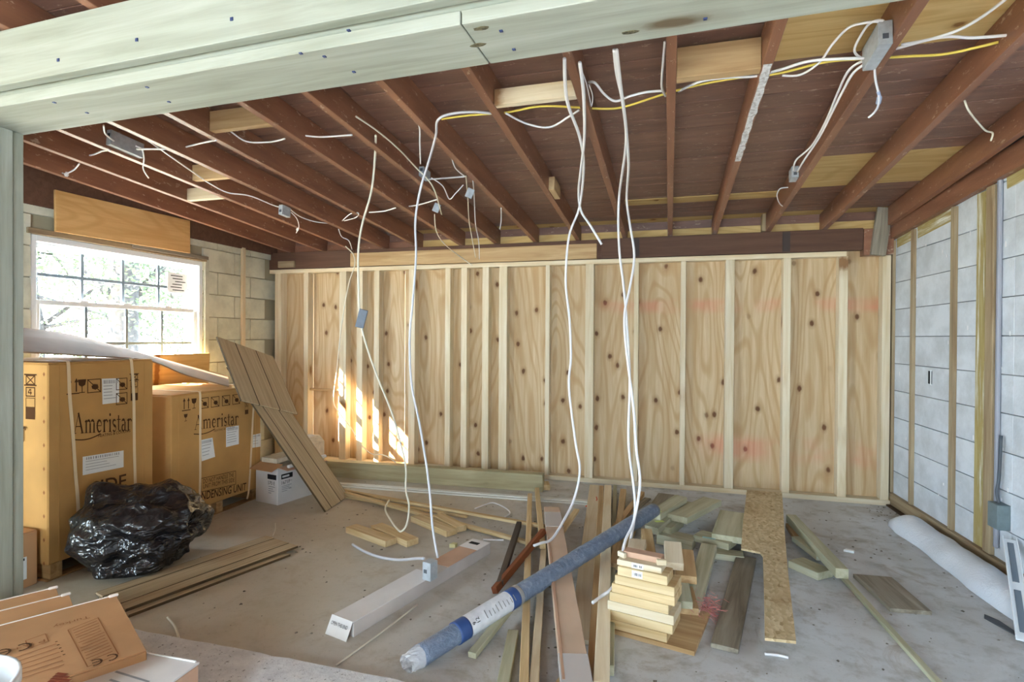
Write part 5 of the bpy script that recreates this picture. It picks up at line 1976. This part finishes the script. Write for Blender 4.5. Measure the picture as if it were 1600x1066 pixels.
# cables threaded through the rafters on the right
cable('yellow cable threaded through several rafters towards the roof plywood', [(690, 186, 'r', .03), (735, 180, 'r', .03), (790, 176, 'r', .04), (845, 166, 'r', .04), (905, 168, 'r', .05), (945, 170, 'r', .05), (975, 167, 'r', .05), (1035, 148, 'r', .05), (1090, 133, 'r', .05), (1150, 122, 'r', .05), (1215, 115, 'r', .05), (1290, 97, 'r', .05), (1350, 92, 'r', .05), (1420, 88, 'r', .05), (1480, 84, 'r', .05), (1560, 66, 'r', .05)], 0.005, 'caby')
cable('white cable sagging between rafters beside the yellow cable', [(790, 177, 'r', .02), (822, 193, 'r', .02), (858, 199, 'r', .02), (888, 183, 'r', .03), (905, 172, 'r', .05)], 0.005)
cable('white cable swooping from the rafter behind the hanging pair', [(920, 128, 'r', .08), (930, 130, 'r', .05), (945, 148, 'r', .03), (962, 158, 'r', .02), (985, 150, 'r', .03), (1010, 144, 'r', .04), (1036, 142, 'r', .05)], 0.0055)
cable('white cable dropping beside the central rafter', [(1039, 66, 'r', .03), (1036, 100, 'r', .03), (1034, 135, 'r', .04), (1040, 150, 'r', .05)], 0.0055)
cable('thin white wire loop hanging behind the hanging bunch', [(908, 108, 'r', .06), (916, 130, 'r', .05), (921, 152, 'r', .05), (924, 166, 'r', .04), (926, 150, 'r', .06), (920, 132, 'r', .07)], 0.003)
cable('white cable running beside the tan blocking to the white flaked rafter', [(1060, 143, 'r', .05), (1095, 127, 'r', .03), (1140, 121, 'r', .03), (1180, 119, 'r', .03), (1222, 108, 'r', .03), (1262, 96, 'r', .03), (1310, 92, 'r', .02), (1362, 91, 'r', .01)], 0.0055)
cable('long white wire arching from the flaked rafter up to the large junction box', [(1222, 118, 'r', .04), (1250, 117, 'r', .03), (1280, 98, 'r', .03), (1300, 70, 'r', .04), (1325, 44, 'r', .05), (1350, 36, 'r', .05), (1372, 34, 'r', .06), (1384, 42, 'r', .06)], 0.0045)
cable('white wire looping back into the large junction box', [(1366, 95, 'r', .03), (1345, 90, 'r', .03), (1335, 78, 'r', .04), (1347, 52, 'r', .05), (1360, 36, 'r', .05), (1378, 32, 'r', .06), (1388, 44, 'r', .06)], 0.0045)
cable('white cable of the pair running along a rafter between two junction boxes, outer one', [(1362, 94, 'r', .01), (1335, 112, 'r', .0), (1318, 140, 'r', .0), (1298, 180, 'r', .0), (1280, 215, 'r', .0), (1258, 248, 'r', .0), (1246, 268, 'r', .01)], 0.005)
cable('white cable of the pair running along a rafter between two junction boxes, inner one', [(1358, 91, 'r', .03), (1328, 108, 'r', .03), (1309, 145, 'r', .03), (1290, 190, 'r', .03), (1268, 228, 'r', .03), (1244, 250, 'r', .03), (1240, 266, 'r', .02)], 0.005)
cable('short cable with wire nut hanging below the large junction box', [(1366, 100, 'r', -.01), (1368, 125, 'r', -.05), (1373, 148, 'r', -.09), (1372, 165, 'r', -.12), (1366, 176, 'r', -.13), (1357, 184, 'r', -.14)], 0.0042, 'cabg')
o = tube('wire_nut', [onR(1372, 143, -.082), onR(1374, 152, -.095), onR(1372, 163, -.112)], [0.006]*6+[0.009]*6+[0.004], flat('blue_grey_wire_nut', (150, 162, 190), 0.4), None, 8, 6)
tag(o, 'blue-grey wire nut on the short cable below the large junction box', 'connector')
cable('white wire loop below the small junction box', [(1231, 293, 'r', .0), (1219, 295, 'r', -.02), (1214, 305, 'r', -.02), (1218, 318, 'r', -.01), (1226, 324, 'r', .01)], 0.0035)
cable('white cable running off across the roof plywood at the right', [(1408, 70, 'r', .05), (1450, 62, 'r', .04), (1495, 48, 'r', .04), (1535, 26, 'r', .04), (1580, -8, 'r', .04)], 0.0052)
cable('white flat cable crossing level between the right rafters', [(1400, 76, 'r', .06), (1470, 58, 'r', .05), (1520, 59, 'r', .05), (1575, 55, 'r', .05)], 0.0055)
cable('cut white cable hanging crooked from the right wall rafter', [(1507, 157, 'r', .02), (1513, 172, 'r', -.02), (1525, 188, 'r', -.04), (1540, 204, 'r', -.05), (1551, 208, 'r', -.03), (1548, 220, 'r', -.05)], 0.004, 'cabc')
# small loops under the left rafters
cable('white cable stub looping from a hole in the left rafter', [(68, 254, 'r', .06), (78, 263, 'r', .05), (96, 270, 'r', .02), (104, 271, 'r', -.005), (116, 265, 'r', .02), (124, 256, 'r', .0)], 0.0045)
cable('white cable passing through the second left rafter', [(135, 244, 'r', .06), (148, 241, 'r', .04), (160, 236, 'r', .02), (172, 235, 'r', .0)], 0.0048)
cable('curved white cable entering the flat junction box', [(162, 196, 'r', .05), (164, 208, 'r', .04), (172, 216, 'r', .04), (178, 220, 'r', .04)], 0.0045)
cable('white cable from the flat junction box to the next rafter', [(214, 233, 'r', .03), (230, 233, 'r', .02), (258, 233, 'r', .0)], 0.0048)
cable('white cable tail dangling from the flat junction box', [(212, 228, 'r', .04), (222, 234, 'r', .03), (225, 248, 'r', .0), (224, 264, 'r', -.03), (232, 278, 'r', -.05)], 0.0042)
cable('long white cable running along the left rafters to the grey box', [(225, 215, 'r', .03), (260, 240, 'r', .02), (300, 268, 'r', .02), (328, 287, 'r', .02), (356, 301, 'r', .01), (390, 306, 'r', .02), (425, 320, 'r', .02), (438, 324, 'r', .02)], 0.0045)
cable('white cable sagging from the grey box to the next rafter', [(452, 326, 'r', .02), (468, 338, 'r', .0), (490, 346, 'r', .0), (512, 349, 'r', .01)], 0.0042)
cable('white cable bridging two rafters near the ledger', [(535, 345, 'r', .04), (548, 334, 'r', .02), (560, 333, 'r', .0), (556, 340, 'r', .01), (538, 345, 'r', .03)], 0.0042)
cable('thin white cable dangling beside the grey box', [(455, 332, 'r', .02), (464, 342, 'r', -.01), (467, 354, 'r', -.03), (463, 364, 'r', -.05)], 0.0035)
cable('white cable crossing under the rafter with tan blocking', [(290, 230, 'r', .05), (305, 226, 'r', .04), (322, 222, 'r', .02), (338, 219, 'r', .0)], 0.0045)
cable('white cable spanning under the rafter left of the mottled one', [(360, 205, 'r', .05), (385, 221, 'r', .04), (420, 222, 'r', .02), (445, 217, 'r', .0)], 0.0045)
cable('white cable bridging to the grey mottled rafter', [(470, 211, 'r', .04), (500, 214, 'r', .03), (550, 211, 'r', .0)], 0.0045)
cable('white cable hanging from a left rafter down past the ledger', [(529, 358, 'r', .0), (534, 370, 'r', -.03), (545, 376, 'r', -.05), (550, 390, 'r', -.09)], 0.004)

# white plastic caps on wire ends
for px, py, lab in ((104, 272, 'white wire cap on the cable stub of the outermost left rafter'), (465, 358, 'white wire cap below the grey box cable')):
    q = onR(px, py, -.01)
    o = tube('wire_connector', [q+Vector((0, 0, .012)), q, q-Vector((0.004, 0, .016))], [0.006]*5+[0.012]*5+[.008]*3, M['cab'], None, 8, 6)
    tag(o, lab, 'connector')

# electrical box with cable on the right wall
cbx = onX(1561, 806, RW(1.39, 0).x-.03)
sB = (cbx-RW_A).dot(RW_D)
t = metal_box('wall_box', 'dark grey electrical box mounted on the furring of the grey wall', RW(sB, cbx.z, .03), (0, 0, 1), (0.13, 0.085, 0.055), up=RW_N, group=None, mat=flat('dark_grey_green_metal', (112, 126, 130), 0.5, 0.4, 0.1))
tube('flex_conduit', [RW(sB, cbx.z+.066, .03), RW(sB-.01, cbx.z+.12, .035), RW(sB-.012, cbx.z+.20, .025), RW(sB, cbx.z+.42, .024)], 0.008, M['gal_dark'], t, 8, 6)
# switch opening in the grey wall
qh = onX(1454, 590, RW(0.6, 0).x)
sH = (qh-RW_A).dot(RW_D)
piece('switch_opening', RW(sH, qh.z, .001), (0, 0, 1), (0.085, 0.045, 0.004), flat('black_opening', (30, 34, 40), 0.7), wr, up=RW_N, bev=0)
piece('opening_rim', RW(sH+.012, qh.z, .0015), (0, 0, 1), (0.10, 0.016, 0.004), M['vinyl'], wr, up=RW_N, bev=0)
# white dabs of glue and plaster on the right wall
for i in range(60):
    s_, z_ = random.choice((random.gauss(1.25, .05), random.uniform(.05, 1.9))), random.uniform(.15, 2.0)
    o = piece('plaster_dab', RW(s_, z_, .006 if 1.18 < s_ < 1.28 else .0008), (0, 0, 1), (random.uniform(.01, .03), random.uniform(.006, .014), .002), M['cab'], wr, up=RW_N, bev=0)

# ------------------------------------------------------------------ litter on the floor
pf = F(1098, 945, .03)
vs, fs = [], []
for i in range(420):
    p = Vector((random.gauss(0, .045), random.gauss(0, .05), abs(random.gauss(0, .02))+.005))+Vector((pf.x, pf.y, 0))
    d = Vector((random.gauss(0, 1), random.gauss(0, 1), random.gauss(0, .4))).normalized()
    e = d.orthogonal().normalized()
    L = random.uniform(.02, .05)
    b_ = len(vs)
    vs += [p-d*L/2-e*.001, p-d*L/2+e*.001, p+d*L/2+e*.001, p+d*L/2-e*.001]
    fs.append((b_, b_+1, b_+2, b_+3))
vs = [Vector((p.x, p.y, max(.003, p.z))) for p in vs]
o = mesh_from('insulation_scraps', vs, fs, flat('pink_insulation', (206, 140, 136), 0.9, 0.1))
tag(o, 'tuft of pink insulation fibre beside the stack of cut boards', 'insulation', kind='stuff')
vs, fs = [], []
for i in range(520):
    if random.random() < .25:
        x, y = RW(random.uniform(0.05, 1.0), 0).x-abs(random.gauss(0, .10))-.04, 0
        y = random.uniform(3.6, 4.75)
        x = RW(4.85-y, 0).x-.04-abs(random.gauss(0, .09))
    else:
        x, y = random.uniform(-2.6, 1.5), random.uniform(1.95, 4.6)
    s_ = random.uniform(.003, .011)
    ang = random.uniform(0, 6.28)
    b_ = len(vs)
    for k in range(4):
        rr = s_*random.uniform(.5, 1.3)
        vs.append((x+rr*math.cos(ang+k*1.57), y+rr*math.sin(ang+k*1.57), .001))
    vs.append((x, y, .001+s_*.5))
    fs += [(b_+k, b_+(k+1) % 4, b_+4) for k in range(4)]
o = mesh_from('floor_debris', vs, fs, flat('mixed_chip_debris', (150, 142, 130), 0.9, 0.1, 0.5, nscale=2.0))
tag(o, 'scattered wood chips and plaster crumbs over the concrete floor', 'debris', kind='stuff')
lit = [((1195, 1022), (1232, 1028), .006, 'cab', 'small bent white wire scrap on the concrete before the strand board'),
       ((430, 818), (426, 838), .004, 'cabc', 'thin pale splinter lying beyond the siding planks'),
       ((262, 965), (279, 998), .006, 'cabc', 'pale wood splinter lying across the edge of the white slab'),
       ((652, 945), (525, 1040), .004, 'cabc', 'long thin pale rod beside the long white carton')]
for (a, b, r_, mt, lab) in lit:
    A_, B_ = F(*a, r_), F(*b, r_)
    o = tube('floor_scrap', [A_, (A_+B_)/2+Vector((.006, .006, 0)), B_], r_*.9, M[mt], None, 6, 4)
    tag(o, lab, 'scrap')
q = F(702, 856, .0)
o = poly_prism('foam_crumb', [(0, 0), (.035, .005), (.04, .03), (.012, .035)], .022, flat('yellow_foam', (214, 208, 160), 0.9, 0.1), Matrix.Translation((q.x, q.y, 0)))
tag(o, 'small cream foam crumb on the floor behind the long white carton', 'scrap')
q = F(1318, 862, 0)
o = poly_prism('plaster_chip', [(0, 0), (.05, -.015), (.06, .01), (.02, .025)], .012, M['vinyl'], Matrix.Translation((q.x, q.y, 0)))
tag(o, 'white plaster chip on the floor beside the slanting treated offcut', 'scrap')
